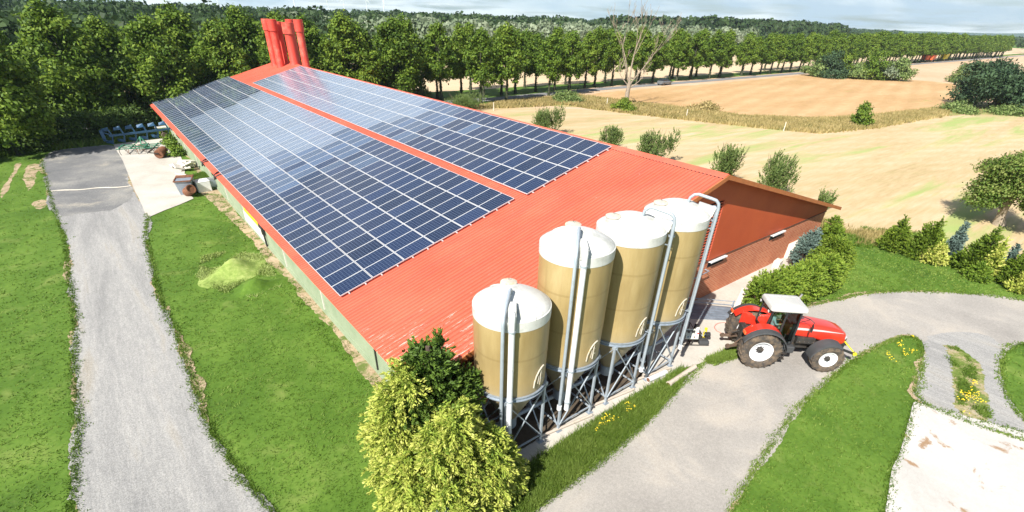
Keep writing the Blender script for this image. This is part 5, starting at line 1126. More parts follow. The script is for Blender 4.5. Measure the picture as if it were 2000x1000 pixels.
plant('thuja', (29.2, -1.4), [(0, 0, 0.9, 0.85, 0.85, 1.0), (0.0, 0, 1.9, 0.6, 0.6, 0.8)], 800, 18, 0.24, 0.13, M['leaf_thuja'], 'thuja between the rounded one and the barn corner', 'thuja', 33, h=1.8)
plant('thuja', (30.6, -0.75), [(0, 0, 0.9, 0.7, 0.7, 1.0), (0.0, 0, 2.0, 0.45, 0.45, 0.8)], 620, 18, 0.24, 0.13, M['leaf_thuja_bright'], 'tallest thuja, tight against the barn corner under the eave', 'thuja', 34, h=1.8)
plant('blue_spruce', (27.4, -0.75), [(0, 0, 0.9, 0.8, 0.7, 0.8), (0.2, 0, 1.6, 0.7, 0.6, 0.6), (0.5, 0, 2.1, 0.4, 0.35, 0.4)], 700, 18, 0.20, 0.11, M['leaf_blue'], 'blue grey spruce under the second white window hood', 'spruce', 35, h=1.8, droop=0)
# the row of small conifers at the lawn edge
rowc = [((1745, 492), 2.35, 0.95, 'leaf_thuja', 'dark green small conifer at the left end of the lawn edge row'),
        ((1803, 507), 2.75, 1.15, 'leaf_thuja', 'broad green conifer second from the left in the lawn edge row'),
        ((1826, 519), 1.5, 0.75, 'leaf_gold', 'low golden conifer in front of the broad green one on the lawn edge'),
        ((1858, 508), 2.5, 0.48, 'leaf_blue', 'slim blue grey conifer in the lawn edge row'),
        ((1868, 523), 0.95, 0.38, 'leaf_thuja_bright', 'tiny bright conifer below the slim blue one'),
        ((1908, 538), 3.0, 1.10, 'leaf_thuja', 'big green conifer right of the slim blue one on the lawn edge'),
        ((1930, 548), 2.6, 0.55, 'leaf_gold', 'narrow golden conifer leaning on the big green one'),
        ((1912, 549), 1.1, 0.8, 'leaf_thuja_bright', 'low yellow green conifer at the foot of the big green one'),
        ((1962, 540), 2.0, 0.35, 'leaf_blue', 'thin blue conifer between two green ones near the picture edge'),
        ((1985, 562), 2.7, 1.0, 'leaf_thuja', 'green conifer at the right picture edge'),
        ((1998, 575), 1.4, 0.75, 'leaf_gold', 'low golden conifer at the right picture edge')]
for i, (pp, h, r_, mt, lb) in enumerate(rowc):
    p_ = G(*pp); n = int(260*r_*h/1.2)+120
    plant('small_conifer', (p_.x+0.3, p_.y+0.3), cone_blobs(h, r_, 5, seed=i, power=0.85), n, 18, 0.24, 0.15, M[mt], lb, 'conifer', 40+i, group='small conifers along the lawn edge', h=h*0.8, r0=0.05, droop=-0.1)

# ------------------------------------------------------------------ broadleaf trees
def tree_protos(n, h, cw, z0, leafmat_, barkm, seed, clumps, per, cr, leaf, lobes=34, lr=0.95):
    out = []
    for i in range(n):
        rr = random.Random(seed+i); bl = []
        for k in range(lobes):   # an outline of separate leafy lobes with gaps between them
            f = (k+rr.random())/lobes; z = z0+(h-z0)*(0.04+0.92*f); w_ = cw*(0.50+0.62*math.sin(math.pi*min(1, f*0.9+0.14)))*(1-0.50*f**2.5)
            a = k*2.4+rr.uniform(-.5, .5); q = w_*(0.25+0.62*rr.random()**0.5); e = lr*rr.uniform(0.65, 1.25)*(1-0.25*f)
            bl.append((math.cos(a)*q, math.sin(a)*q, z, e*1.05, e*1.05, e*0.85))
        bl.append((0, 0, h-0.3, lr*0.5, lr*0.5, lr*0.8))
        cm = crown(None, bl, clumps, per, cr, leaf, leafmat_, None, seed+i, 'leaf', 0.75, 0.55, 0, 0.62)
        lim = [(rr.uniform(0.32, 0.9), rr.uniform(0, 6.3), cw*0.8, rr.uniform(0.5, 1.1), 0.09) for _ in range(7)]
        to = trunk_mb(h*0.85, 0.24, 0.05, 0.05, seed+i, 8, lim).build('trunk', barkm, smooth=True); tm = to.data; bpy.data.objects.remove(to)
        # ivy and shoots up the stem
        bl2 = [(0, 0, 0.5+0.55*k, 0.26, 0.26, 0.4) for k in range(int(z0/0.55)+1)]
        im = crown(None, bl2, 60, 5, 0.18, 0.22, M['leaf_wood'], None, seed+i, 'leaf')
        out.append((cm, tm, im))
    return out
def put_tree(pr, x, y, s, rz, label, cat, group, name, sx=1.0, ivy=True, lean=0):
    t = empty(name, (x, y, 0), rz, label, cat, group); t.scale = (s*sx, s*sx, s)
    for me, nm in ((pr[0], 'crown'), (pr[1], 'trunk'))+(((pr[2], 'stem_shoots'),) if ivy else ()):
        o = bpy.data.objects.new(nm, me); COL.objects.link(o); o.parent = t
    return t
AV = tree_protos(6, 11.2, 2.75, 3.3, M['leaf_avenue'], M['bark_ivy'], 100, 520, 12, 0.42, 0.40, 30, 0.92)
DEN = tree_protos(4, 11.6, 4.2, 1.8, M['leaf_avenue'], M['bark_ivy'], 200, 1000, 15, 0.50, 0.40, 44, 1.25)
rr = random.Random(17)
rowF = [(46.0, 76.2), (50.0, 67.6), (54.8, 66.2), (68.2, 69.4), (73.9, 69.6)]
rowB = [(45.2, 73.5), (51.9, 77.0), (54.6, 73.2), (59.7, 74.2), (63.9, 75.0), (69.8, 75.4), (75.4, 75.5), (80.0, 75.6), (84.8, 75.5), (89.0, 76.4), (94.6, 76.0), (99.5, 75.9), (104.8, 76.2), (111, 76.6), (114.2, 79), (121.9, 76.9), (124, 80), (129, 77.4), (132.5, 80), (137.6, 77), (143.8, 77.6), (148.5, 80.2), (156.8, 77.8), (163.2, 78.4), (170.2, 78.9), (177, 79)]
pos = rowF+rowB
for k in range(9): pos.append((58.0+13.5*k+rr.uniform(-1, 1), 82.5+rr.uniform(-.5, .5)))
x = 184.0
while x < 520: pos.append((x, 76.6+x*0.013+rr.uniform(-.4, .4))); x += 7.2+rr.uniform(-.8, .8)
x = 186.0
while x < 520: pos.append((x, 83.5+x*0.013+rr.uniform(-.4, .4))); x += 10+rr.uniform(-.8, .8)
AVL = {0: 'avenue tree nearest the dense trees, where the double row begins', 1: 'avenue tree on the near side of the road, above the wide low shrub', 2: 'avenue tree on the near side of the road, second from the left end', 3: 'slim avenue tree standing on the near verge at the road bend', 4: 'last avenue tree on the near verge, left of the roadside bush'}
for i, (x, y) in enumerate(pos):
    s = rr.uniform(0.93, 1.06)*(1.0 if x < 150 else (0.97 if x < 230 else 1.08))
    put_tree(AV[i % 6], x, y, s, rr.uniform(0, 6.28), AVL.get(i, 'tall slender green tree in the long avenue beside the country road'), 'tree', 'avenue trees along the country road', 'avenue_tree', sx=1.0 if x < 100 else 1.12)
# denser, fuller trees behind the barn and to its left
dl = [(-26, 58), (-19, 66), (-13, 59.5), (-13.5, 75), (-6.5, 70), (-22, 78), (-2, 76.5), (2.5, 70.5), (6.5, 78.5), (10.5, 73), (15, 79), (19, 73.5), (24, 78), (28, 73), (32, 78.5), (36.5, 73.5), (41, 78)]
DENL = {0: 'leafy tree cut by the left picture edge, nearest the camera', 2: 'big leafy tree leaning out over the bend of the gravel yard', 4: 'leafy tree straight above the blue plough', 7: 'leafy tree just left of the red ventilation shafts', 8: 'leafy tree directly behind the red ventilation shafts', 10: 'leafy tree just right of the red ventilation shafts', 3: 'leafy tree behind the one leaning over the yard bend'}
labs = ['tree at the left picture edge nearest the camera', 'full round green tree left of the farm yard', 'dark leafy tree above the track bend', 'tall leafy tree behind the left yard trees']
for i, (x, y) in enumerate(dl):
    put_tree(DEN[i % 4], x, y, rr.uniform(0.96, 1.10), rr.uniform(0, 6.28), DENL.get(i, 'full leafy green tree in the dense row behind the far end of the barn'), 'tree', 'dense trees behind the barn', 'leafy_tree')
# undergrowth below them
for i, (x, y, a, b, c) in enumerate([(-13, 61, 3.2, 2, 1.5), (-8, 63.5, 3.4, 2, 1.9), (-3.4, 65.4, 3, 2, 1.9), (1.2, 69.5, 3, 2, 2.2), (6, 71, 4, 2, 1.8), (-18, 57, 3, 2, 1.4), (14, 71.5, 4, 2, 2), (24, 70.8, 4, 1.6, 2), (33, 70.6, 3.5, 1.6, 2)]):
    t = empty('thicket', (x, y, 0), 0, ('leafy thicket on the grass bank behind the gravel yard', 'leafy thicket behind the left half of the blue plough', 'leafy thicket behind the right half of the blue plough', 'leafy thicket at the far corner of the barn eave', 'dark leafy thicket behind the far gable', 'leafy thicket at the left picture edge behind the bare soil patches')[i] if i < 6 else 'dark leafy thicket under the dense trees behind the barn ridge', 'thicket', 'thickets under the dense trees')
    crown('foliage', [(0, 0, c*0.5, a, b, c), (a*0.4, 0, c*0.7, a*0.5, b*0.7, c), (-a*0.5, 0.2, c*0.6, a*0.5, b*0.7, c*0.9)], 420, 16, 0.5, 0.30, M['leaf_thicket'], t, 300+i, 'leaf')
# scrubby shrubs behind the barn, seen over the ridge
sb = [((826, 198), 2.4, 2.2), ((905, 216), 2.6, 4.0), ((1065, 262), 3.4, 2.7), ((1192, 295), 2.7, 1.8), ((1276, 317), 3.3, 2.2), ((1417, 358), 3.6, 2.1), ((1504, 382), 3.6, 2.0), ((1606, 407), 1.6, 0.8)]
lbs = ['dense green shrub beyond the ridge at the near end of the avenue road', 'wide low shrub thicket beside the country road beyond the ridge', 'feathery shrub beyond the ridge under the widest part of the stubble field', 'smallest feathery shrub just beyond the end of the upper solar array', 'bushy shrub beyond the ridge right of the solar panels', 'upright shrub beyond the ridge near the gable peak', 'upright shrub just right of the gable peak', 'tiny bush tip showing over the gable rake']
for i, ((px, py), h, r_) in enumerate(sb):
    p_ = G(px, py); r2 = random.Random(60+i); t = empty('shrub', (p_.x, p_.y, 0), 0, lbs[i], 'shrub', 'shrubs along the far side of the barn')
    bl = [(r2.uniform(-.6, .6)*r_, r2.uniform(-.6, .6)*r_, h*r2.uniform(0.3, 0.7), r_*0.33, r_*0.33, h*0.36) for _ in range(11)]
    crown('foliage', bl, int(230*r_*h/2), 15, 0.24, 0.15, M['leaf_bush'], t, 60+i, 'spray', inner=0.3, droop=-0.6, wr=0.42)
    q = MB()
    for k in range(9):
        a = r2.uniform(0, 6.28); q.tube([(0, 0, 0), (math.cos(a)*r_*0.4, math.sin(a)*r_*0.4, h*0.6), (math.cos(a)*r_*0.6, math.sin(a)*r_*0.6, h)], [0.04, 0.02, 0.008], 5)
    q.build('stem', M['bark'], t)
# right-hand tree over the stubble, field trees
p_ = G(1950, 440); 
t = empty('fruit_tree', (p_.x, p_.y, 0), 0, 'spreading old tree with a thick pale trunk on the stubble at the right picture edge', 'tree')
r2 = random.Random(5); bl = [(r2.uniform(-1.9, 2.0), r2.uniform(-1.9, 1.9), r2.uniform(1.9, 5.2), r2.uniform(0.8, 1.35), r2.uniform(0.8, 1.35), r2.uniform(0.6, 0.9)) for _ in range(22)]
crown('crown', bl, 1500, 18, 0.42, 0.19, M['leaf_fruit'], t, 71, 'leaf', 0.6, 0.5, 0, 0.6)
trunk_mb(4.2, 0.34, 0.10, 0.3, 8, 10, [(0.3+0.08*k, 1.3*k, 2.4, 0.7, 0.11) for k in range(8)]).build('trunk', M['bark_dead'], t, smooth=True)
p_ = G(1945, 212)
t = empty('big_tree', (p_.x, p_.y, 0), 0, 'huge dark spreading tree at the edge of the stubble field on the right', 'tree')
r2 = random.Random(8); bl = [(r2.uniform(-7.5, 7.5), r2.uniform(-6, 6), r2.uniform(1.5, 7.6), r2.uniform(2, 3.4), r2.uniform(2, 3.4), r2.uniform(1.2, 1.9)) for _ in range(30)]
bl = [b for b in bl if b[2]+b[5] < 9.6-0.035*(b[0]**2+b[1]**2)]
crown('crown', bl, 1300, 18, 1.1, 0.55, M['leaf_dark'], t, 72, 'leaf', 0.5, 0.5, 0, 0.55)
trunk_mb(6, 0.6, 0.2, 0.1, 8, 10, [(0.3+0.1*k, 1.5*k, 5, 0.6, 0.2) for k in range(6)]).build('trunk', M['bark'], t, smooth=True)
def blobtree(px, py, h, w_, mat, label, seed, leaf=0.4, n=14, cl=300, z0=0.1, name='field_tree', cat='tree', off=(0, 0), group=None, trunk=True):
    p_ = G(px, py); t = empty(name, (p_.x+off[0], p_.y+off[1], 0), 0, label, cat, group); r2 = random.Random(seed)
    bl = []
    for k in range(n):
        f = (k+0.5)/n; z = h*(z0+(0.92-z0)*f); ww = w_*(1-0.75*f**1.5)
        bl.append((r2.uniform(-.5, .5)*ww, r2.uniform(-.5, .5)*ww, z, ww*0.45+0.15, ww*0.45+0.15, h*0.13))
    crown('crown', bl, cl, 15, max(0.3, w_*0.16), leaf, mat, t, seed, 'leaf', 0.7, 0.5, 0, 0.6)
    if trunk: trunk_mb(h*0.7, 0.05*h*0.4, 0.03, 0.1, seed).build('trunk', M['bark'], t)
blobtree(1677, 247, 3.5, 1.9, M['leaf_thuja'], 'lone small green tree on the dry margin between the two fields', 81, 0.28, cl=420)
blobtree(1868, 161, 5.2, 3.4, M['leaf_bush'], 'small loose tree left of the huge dark tree', 82, 0.4)
blobtree(1995, 214, 7.5, 7, M['leaf_thuja'], 'lighter green tree right of the huge dark tree', 83, 0.5, cl=500)
blobtree(1870, 218, 1.7, 4.2, M['leaf_bush'], 'low bright bush at the left foot of the huge dark tree', 84, 0.35, name='field_bush', cat='bush', trunk=False)
blobtree(1980, 224, 1.6, 5.2, M['leaf_bush'], 'low bright bush at the right foot of the huge dark tree', 85, 0.35, name='field_bush', cat='bush', trunk=False)
for i, (px, py, h, w_, mt, lb) in enumerate([(1592, 149, 5.0, 6, 'leaf_bush', 'leftmost small tree of the clump standing on the crop field edge'), (1615, 151, 7.6, 7, 'leaf_dark', 'darkest small tree of the clump on the crop field edge'), (1645, 152, 6.5, 5, 'leaf_thuja', 'green small tree in the middle of the clump on the crop field edge'), (1668, 153, 4.0, 6, 'leaf_bush', 'low spreading bush in the clump on the crop field edge'), (1700, 155, 8.2, 6, 'leaf_avenue', 'tallest tree of the clump on the crop field edge'), (1722, 156, 4.5, 5, 'leaf_willow', 'pale thin tree near the right end of the clump'), (1748, 157, 6.5, 5.5, 'leaf_bush', 'rightmost small tree of the clump on the crop field edge')]):
    blobtree(px, py, h, w_, M[mt], lb, 90+i, 0.6, cl=260, n=10)
blobtree(1218, 217, 2.0, 2.3, M['leaf_thuja'], 'dense green bush at the foot of the dead tree', 98, 0.25, name='field_bush', cat='bush', trunk=False, cl=300)
blobtree(1105, 200, 1.8, 4.0, M['leaf_bush'], 'roadside bush left of the dead tree', 99, 0.3, name='field_bush', cat='bush', trunk=False, cl=300)
blobtree(1375, 216, 1.3, 3.5, M['blade_dry'], 'dry tangled bush in the field margin right of the dead tree', 97, 0.3, name='field_bush', cat='bush', trunk=False, cl=200)
# dead tree
def deadtree():
    mb = MB(); r2 = random.Random(21)
    def br(p, d, L, r_, lv, upw):
        n = 7; pts = [p]; rad = [r_]
        for k in range(n):
            d = (d+Vector((r2.uniform(-.17, .17), r2.uniform(-.17, .17), r2.uniform(-.05, .10)+upw))).normalized(); pts.append(pts[-1]+d*L/n); rad.append(max(0.022, r_*(1-0.125*(k+1))))
        mb.tube(pts, rad, 6)
        if lv >= 3: return
        for k in range((4, 3, 3)[lv]):
            i = r2.choice((2, 3, 4, 5, 6)); a = r2.uniform(0, 6.28); sp_ = r2.uniform(0.35, 0.75)
            nd = (d+Vector((math.cos(a), math.sin(a), r2.uniform(-0.1, 0.3)))*sp_).normalized()
            br(pts[i], nd, L*r2.uniform(0.35, 0.6), rad[i]*0.6, lv+1, 0.06)
    mb.tube([(0, 0, 0), (0.05, 0, 1), (0, 0.05, 2.4), (0.1, 0, 3.6), (0.15, 0, 4.6)], [0.62, 0.46, 0.42, 0.40, 0.30], 10)
    for dx, dy, L, r_, z in ((0.12, 0.0, 10.5, 0.20, 4.3), (-0.32, 0.25, 9.5, 0.17, 4.0), (0.55, -0.4, 9.5, 0.17, 3.6), (-1.1, 0.7, 4.6, 0.12, 3.6), (1.3, -1.0, 5.5, 0.12, 3.2)):
        br(Vector((0.08, 0, z)), Vector((dx, dy, 1)).normalized(), L, r_, 0, 0.03)
    return mb
p_ = G(1222, 207); o = deadtree().build('dead_tree', M['bark_dead'], smooth=True); o.location = (p_.x, p_.y, 0); tag(o, 'tall bare dead tree with pale branches in the field margin', 'tree')
zmax = max(v.co.z for v in o.data.vertices); o.scale = (16.5/zmax,)*3

# woods: far masses that read as one
def wood(name, pts, mat, seed, label, hgt, rad, per=85, leaf=1.3):
    rs = np.random.RandomState(seed); C = []; A = []; S = []; T = []
    P_ = np.array(pts); n = len(P_)
    for i in range(n):
        x, y, zb, s = P_[i]; h = hgt*s; r_ = rad*s; k = per
        d = unit(rs.normal(size=(k, 3))); d[:, 2] = np.abs(d[:, 2])*1.0-0.25; rr_ = 0.8+0.25*rs.rand(k, 1)
        c_ = np.array([x, y, zb+h*0.55])+d*np.array([r_, r_, h*0.46])*rr_
        nn = unit(d+rs.normal(size=(k, 3))*0.45); a = unit(np.cross(nn, rs.normal(size=(k, 3)))); s_ = np.cross(nn, a)
        sz = leaf*s*(0.7+0.6*rs.rand(k, 1)); C.append(c_); A.append(a*sz*0.5); S.append(s_*sz*0.42); T.append(np.clip(rs.rand()*0.6+rs.rand(k)*0.4, 0, 1))
    o = quads_mesh(name, np.vstack(C), np.vstack(A), np.vstack(S), np.concatenate(T), mat)
    return tag(o, label, 'wood', kind='stuff')
rs = np.random.RandomState(3)
def scatter(n, x0, x1, y0, y1, zf=lambda x, y: 0, s=(0.8, 1.2)):
    x = rs.uniform(x0, x1, n); y = rs.uniform(y0, y1, n); return [(a, b, zf(a, b), rs.uniform(*s)) for a, b in zip(x, y)]
wood('willow_wood', scatter(170, 40, 330, 168, 190, s=(0.85, 1.15)), M['leaf_willow'], 1, 'pale grey green willows beyond the field behind the avenue', 12.5, 5, 110, 1.4)
wood('near_wood', scatter(330, 20, 420, 186, 260, s=(0.75, 1.15)), M['leaf_wood'], 2, 'mixed green wood behind the pale willows', 12.0, 5.5, 90, 1.6)
wood('left_wood', scatter(420, -160, 60, 104, 230, s=(0.85, 1.2)), M['leaf_wood'], 3, 'dark wood beyond the left farm trees', 11.5, 5.5, 150, 1.05)
wood('left_ridge_wood', scatter(1100, -700, 300, 230, 640, s=(0.75, 1.15)), M['leaf_wood'], 4, 'dark wooded ridge on the skyline at the left', 15, 8, 130, 1.8)
wood('skyline_wood', scatter(900, 200, 1500, 420, 760, s=(0.8, 1.3)), M['leaf_wood'], 5, 'long dark wood along the middle of the skyline', 14, 8, 75, 2.3)
wood('hill_wood', scatter(330, 330, 560, 200, 300, s=(1.0, 1.35)), M['leaf_wood'], 6, 'darker rounded wood standing above the right half of the avenue', 15, 8, 90, 2.4)
wood('right_wood', scatter(500, 560, 1700, 80, 420, lambda x, y: 0, (0.6, 1.0)), M['leaf_wood'], 7, 'low wood at the end of the avenue on the right skyline', 13, 8, 60, 3.0)
# hills
def hills(name, pts, depth, mat):
    m_ = MB(); n = len(pts); V = []
    for (x, y, h) in pts:
        d = Vector((x-CAM.x, y-CAM.y)).normalized(); V += [(x, y, 0), (x+d.x*depth*0.3, y+d.y*depth*0.3, h), (x+d.x*depth, y+d.y*depth, h*0.8), (x+d.x*depth*1.4, y+d.y*depth*1.4, 0)]
    F = []
    for i in range(n-1):
        for k in range(3): F.append((i*4+k, (i+1)*4+k, (i+1)*4+k+1, i*4+k+1))
    m_.add(V, F); return tag(m_.build(name, mat, smooth=True), kind='structure')
M['hill'] = simple('wooded_hill', (0.03, 0.06, 0.03), 1.0, var=0.3, scale=0.01)
hp = []; r2 = random.Random(6)
for k in range(61):
    a = R(-14+k*0.9); d = 4600; hp.append((CAM.x+d*math.cos(a), CAM.y+d*math.sin(a), 18+66*math.exp(-((k-13)/9)**2)+30*math.exp(-((k-3)/6)**2)+r2.uniform(-2, 2)))
hills('hills', hp, 900, M['hill'])

# ------------------------------------------------------------------ far small things
def turbine(px, dist, hub, label):
    d = G(px, 200)-CAM; d.z = 0; d.normalize(); p_ = Vector((CAM.x, CAM.y, 0))+d*dist
    t = empty('wind_turbine', tuple(p_), math.atan2(d.y, d.x), label, 'wind turbine', 'wind turbines on the skyline')
    MB().tube([(0, 0, 0), (0, 0, hub)], [2.2, 1.3], 10).build('tower', M['white'], t, smooth=True)
    MB().box((0, 0, hub+1), (7, 3, 3)).build('nacelle', M['white'], t, bevel=0.5)
    for k in range(3):
        a = R(90+120*k+px); MB().loft([[(-4, math.cos(a)*s+math.sin(a)*w_, hub+1+math.sin(a)*s-math.cos(a)*w_) for w_ in (-e, e)]+[(-3.6, math.cos(a)*s+math.sin(a)*w_, hub+1+math.sin(a)*s-math.cos(a)*w_) for w_ in (e, -e)] for s, e in ((1, 1.2), (12, 1.5), (32, 0.35))]).build('blade', M['white'], t)
for px, dist, hub, lb in ((476, 3600, 78, 'tiny wind turbine on the skyline left of the red shafts'), (611, 3000, 82, 'tiny wind turbine on the skyline just right of the red shafts'), (670, 3700, 85, 'tiny wind turbine, second right of the red shafts'), (698, 3800, 88, 'tiny wind turbine, third right of the red shafts'), (738, 3500, 82, 'tiny wind turbine, fourth right of the red shafts'), (768, 3300, 80, 'tiny wind turbine, fifth right of the red shafts')):
    turbine(px, dist, hub, lb)
def car(px, py, col, label):
    p_ = G(px, py); t = empty('car', (p_.x, p_.y, 0.03), R(2), label, 'car')
    q = MB(); q.loft([[(x, y, z) for y, z in rrect(1.7*w_, tp-0.3, 0.12, 3, 0, (tp+0.3)/2)] for x, w_, tp in ((-2.1, 0.9, 0.85), (-1.9, 1, 0.98), (0.9, 1, 0.95), (1.9, 0.97, 0.80), (2.1, 0.85, 0.62))]); q.build('body', col, t, smooth=True)
    q = MB(); q.loft([[(x, y, z) for y, z in rrect(1.5*w_, tp-0.8, 0.1, 3, 0, (tp+0.8)/2)] for x, w_, tp in ((-1.8, 1, 1.0), (-1.3, 0.95, 1.42), (0.2, 0.95, 1.45), (1.0, 1, 0.98))]); q.build('cabin', M['carglass'], t, smooth=True)
    for x in (-1.3, 1.3):
        for y in (-0.8, 0.8): MB().lathe([(0.01, -0.1), (0.32, -0.1), (0.32, 0.1), (0.01, 0.1)], 18, Matrix.Translation((x, y, 0.32)) @ Matrix.Rotation(R(90), 4, 'X')).build('wheel', M['tyre'], t)
car(1297, 166, simple('car_paint', (0.12, 0.13, 0.14), 0.25, coat=0.5), 'small dark car driving on the country road behind the dead tree')
def trailer(px, py, mat, L, label):
    p_ = G(px, py); t = empty('farm_trailer', (p_.x, p_.y, 0), R(3), label, 'trailer')
    q = MB(); q.loft([[(-L/2, -1.1, 1.0), (L/2, -1.1, 1.0), (L/2, 1.1, 1.0), (-L/2, 1.1, 1.0)], [(-L/2-0.3, -1.4, 3.4), (L/2+0.3, -1.4, 3.4), (L/2+0.3, 1.4, 3.4), (-L/2-0.3, 1.4, 3.4)]]); q.build('body', mat, t)
    for x in (-L*0.3, L*0.3):
        for y in (-1.1, 1.1): MB().lathe([(0.01, -0.2), (0.55, -0.2), (0.55, 0.2), (0.01, 0.2)], 18, Matrix.Translation((x, y, 0.55)) @ Matrix.Rotation(R(90), 4, 'X')).build('wheel', M['tyre'], t)
trailer(1806, 121, M['orange_paint'], 9, 'orange farm trailer far off below the avenue')
trailer(1816, 121, M['orange_paint'], 6, 'shorter orange farm trailer far off below the avenue')
trailer(1841, 119, M['yellow_paint'], 6, 'yellow farm trailer far off below the avenue')
# marker posts in the field margin
for i, ((px, py), lb) in enumerate((((964, 216), 'short pale post beside the shrub beyond the ridge'), ((1185, 206), 'short pale post left of the dead tree'), ((1340, 229), 'short pale post in the margin right of the dead tree'), ((1530, 256), 'short pale post in the margin near the lone small tree'))):
    p_ = G(px, py); q = MB(); q.tube([(0, 0, 0), (0.02, 0, 1.2)], [0.07, 0.055], 8); q.lathe([(0.06, 1.18), (0.075, 1.2), (0.01, 1.26)], 8); o = q.build('marker_post', M['wood_post']); o.location = p_; tag(o, lb, 'post', 'marker posts in the field margin')

# ------------------------------------------------------------------ grass and flowers
def inside(poly, P):
    x, y = P[:, 0], P[:, 1]; c = np.zeros(len(P), bool); n = len(poly); j = n-1
    for i in range(n):
        xi, yi = poly[i]; xj, yj = poly[j]
        c ^= ((yi > y) != (yj > y)) & (x < (xj-xi)*(y-yi)/((yj-yi) if abs(yj-yi) > 1e-9 else 1e-9)+xi); j = i
    return c
def hashnoise(P, s, seed=0):
    """cheap smooth noise for grouping tufts"""
    q = P*s; return 0.5+0.25*(np.sin(q[:, 0]*1.7+seed+1.3*np.sin(q[:, 1]*0.9+seed))+np.sin(q[:, 1]*2.1-seed+1.1*np.sin(q[:, 0]*1.3)))
def tufts(name, n, region, mat, hgt, wid, label, seed, avoid=(), keep=None, blades=3, spread=0.07, lean=0.5, kind='stuff', falloff=17.0, z=0.0, tintshift=0.0):
    rs = np.random.RandomState(seed); R_ = [G(*p).xy if len(p) == 2 else Vector(p[:2]) for p in region]; poly = [(p.x, p.y) for p in R_]
    A = np.array(poly); lo, hi = A.min(0), A.max(0); P = rs.uniform(lo, hi, (n, 2)); P = P[inside(poly, P)]
    d = np.sqrt((P[:, 0]-CAM.x)**2+(P[:, 1]-CAM.y)**2+CAM.z**2); P = P[rs.rand(len(P)) < np.minimum(1, (falloff/d)**2)]
    for nm in avoid: P = P[~inside(POLY[nm], P)]
    if keep is not None: P = P[keep(P, rs)]
    if len(P) == 0: return None
    return tufts_at(name, P, mat, hgt, wid, label, seed, blades, spread, lean, kind, z, tintshift)
def tufts_at(name, P, mat, hgt, wid, label, seed, blades=3, spread=0.07, lean=0.5, kind='stuff', z=0.0, tintshift=0.0):
    rs = np.random.RandomState(seed+1000)
    g = hashnoise(P, 0.55, seed)*0.5+hashnoise(P, 2.3, seed+2)*0.3+hashnoise(P[:, ::-1], 5.7, seed)*0.2
    m = len(P)*blades; B = np.repeat(P, blades, 0)+rs.normal(size=(m, 2))*spread; gg = np.repeat(g, blades)
    dd = np.sqrt((B[:, 0]-CAM.x)**2+(B[:, 1]-CAM.y)**2+CAM.z**2); sc = np.clip(dd/18, 0.9, 2.2)
    h = hgt*(0.6+0.8*rs.rand(m))*(0.7+0.6*gg); an = rs.uniform(0, 6.28, m); le = rs.normal(size=(m, 2))*lean
    base = np.column_stack([B, np.full(m, z)]); up = np.column_stack([le*h[:, None], h]); S = np.column_stack([np.cos(an), np.sin(an), np.zeros(m)])*(wid*sc*(0.7+0.6*rs.rand(m)))[:, None]
    V = np.empty((m, 3, 3), np.float32); V[:, 0] = base-S/2; V[:, 1] = base+S/2; V[:, 2] = base+up
    me = bpy.data.meshes.new(name); me.vertices.add(m*3); me.vertices.foreach_set('co', V.ravel()); me.loops.add(m*3); me.loops.foreach_set('vertex_index', np.arange(m*3, dtype=np.int32))
    me.polygons.add(m); me.polygons.foreach_set('loop_start', np.arange(0, m*3, 3, dtype=np.int32)); me.polygons.foreach_set('loop_total', np.full(m, 3, np.int32))
    a = me.attributes.new('tint', 'FLOAT', 'FACE'); a.data.foreach_set('value', np.clip(gg*0.7+rs.rand(m)*0.45-0.08+tintshift, 0, 1).astype(np.float32))
    me.update(); me.materials.append(mat); return tag(link(name, me), label, 'grass' if kind == 'stuff' else None, kind=kind)
HARD = ('farm_track', 'concrete_yard', 'road', 'farm_apron', 'concrete_pad', 'gravel_track')
def edge_keep(P, rs): return rs.rand(len(P)) < 0.995
BARN = [(0.7, 0.4), (32.6, 0.4), (32.6, 68), (0.7, 68)]; POLY['barn'] = BARN
tufts('lawn_grass', 330000, [(-200, 1300), (2300, 1300), (2300, 620), (1560, 470), (14.0, 0, 0), (0, 0, 0), (0.2, 36, 0), (-2, 60, 0), (-28, 60, 0), (-28, 0, 0)], M['blade'], 0.060, 0.03, 'short green lawn grass all round the barn and tracks', 1, lean=0.95, avoid=HARD+('barn', 'bare_patch'))
tufts('lawn_grass', 60000, [(1540, 480), (1680, 440), (2300, 560), (2300, 680), (1900, 590), (1640, 588), (1560, 600)], M['blade'], 0.06, 0.03, 'green lawn grass right of the hedge', 2, lean=0.95, avoid=HARD+('barn', 'stubble_field'), tintshift=0.15)
tufts('track_edge_grass', 40000, [(1820, 670), (1910, 672), (1945, 835), (1850, 800)], M['blade'], 0.11, 0.03, 'ragged grass between the wheel tracks', 3, keep=lambda P, rs: inside(POLY['track_grass'], P) & (hashnoise(P, 2.2, 4) > 0.52))
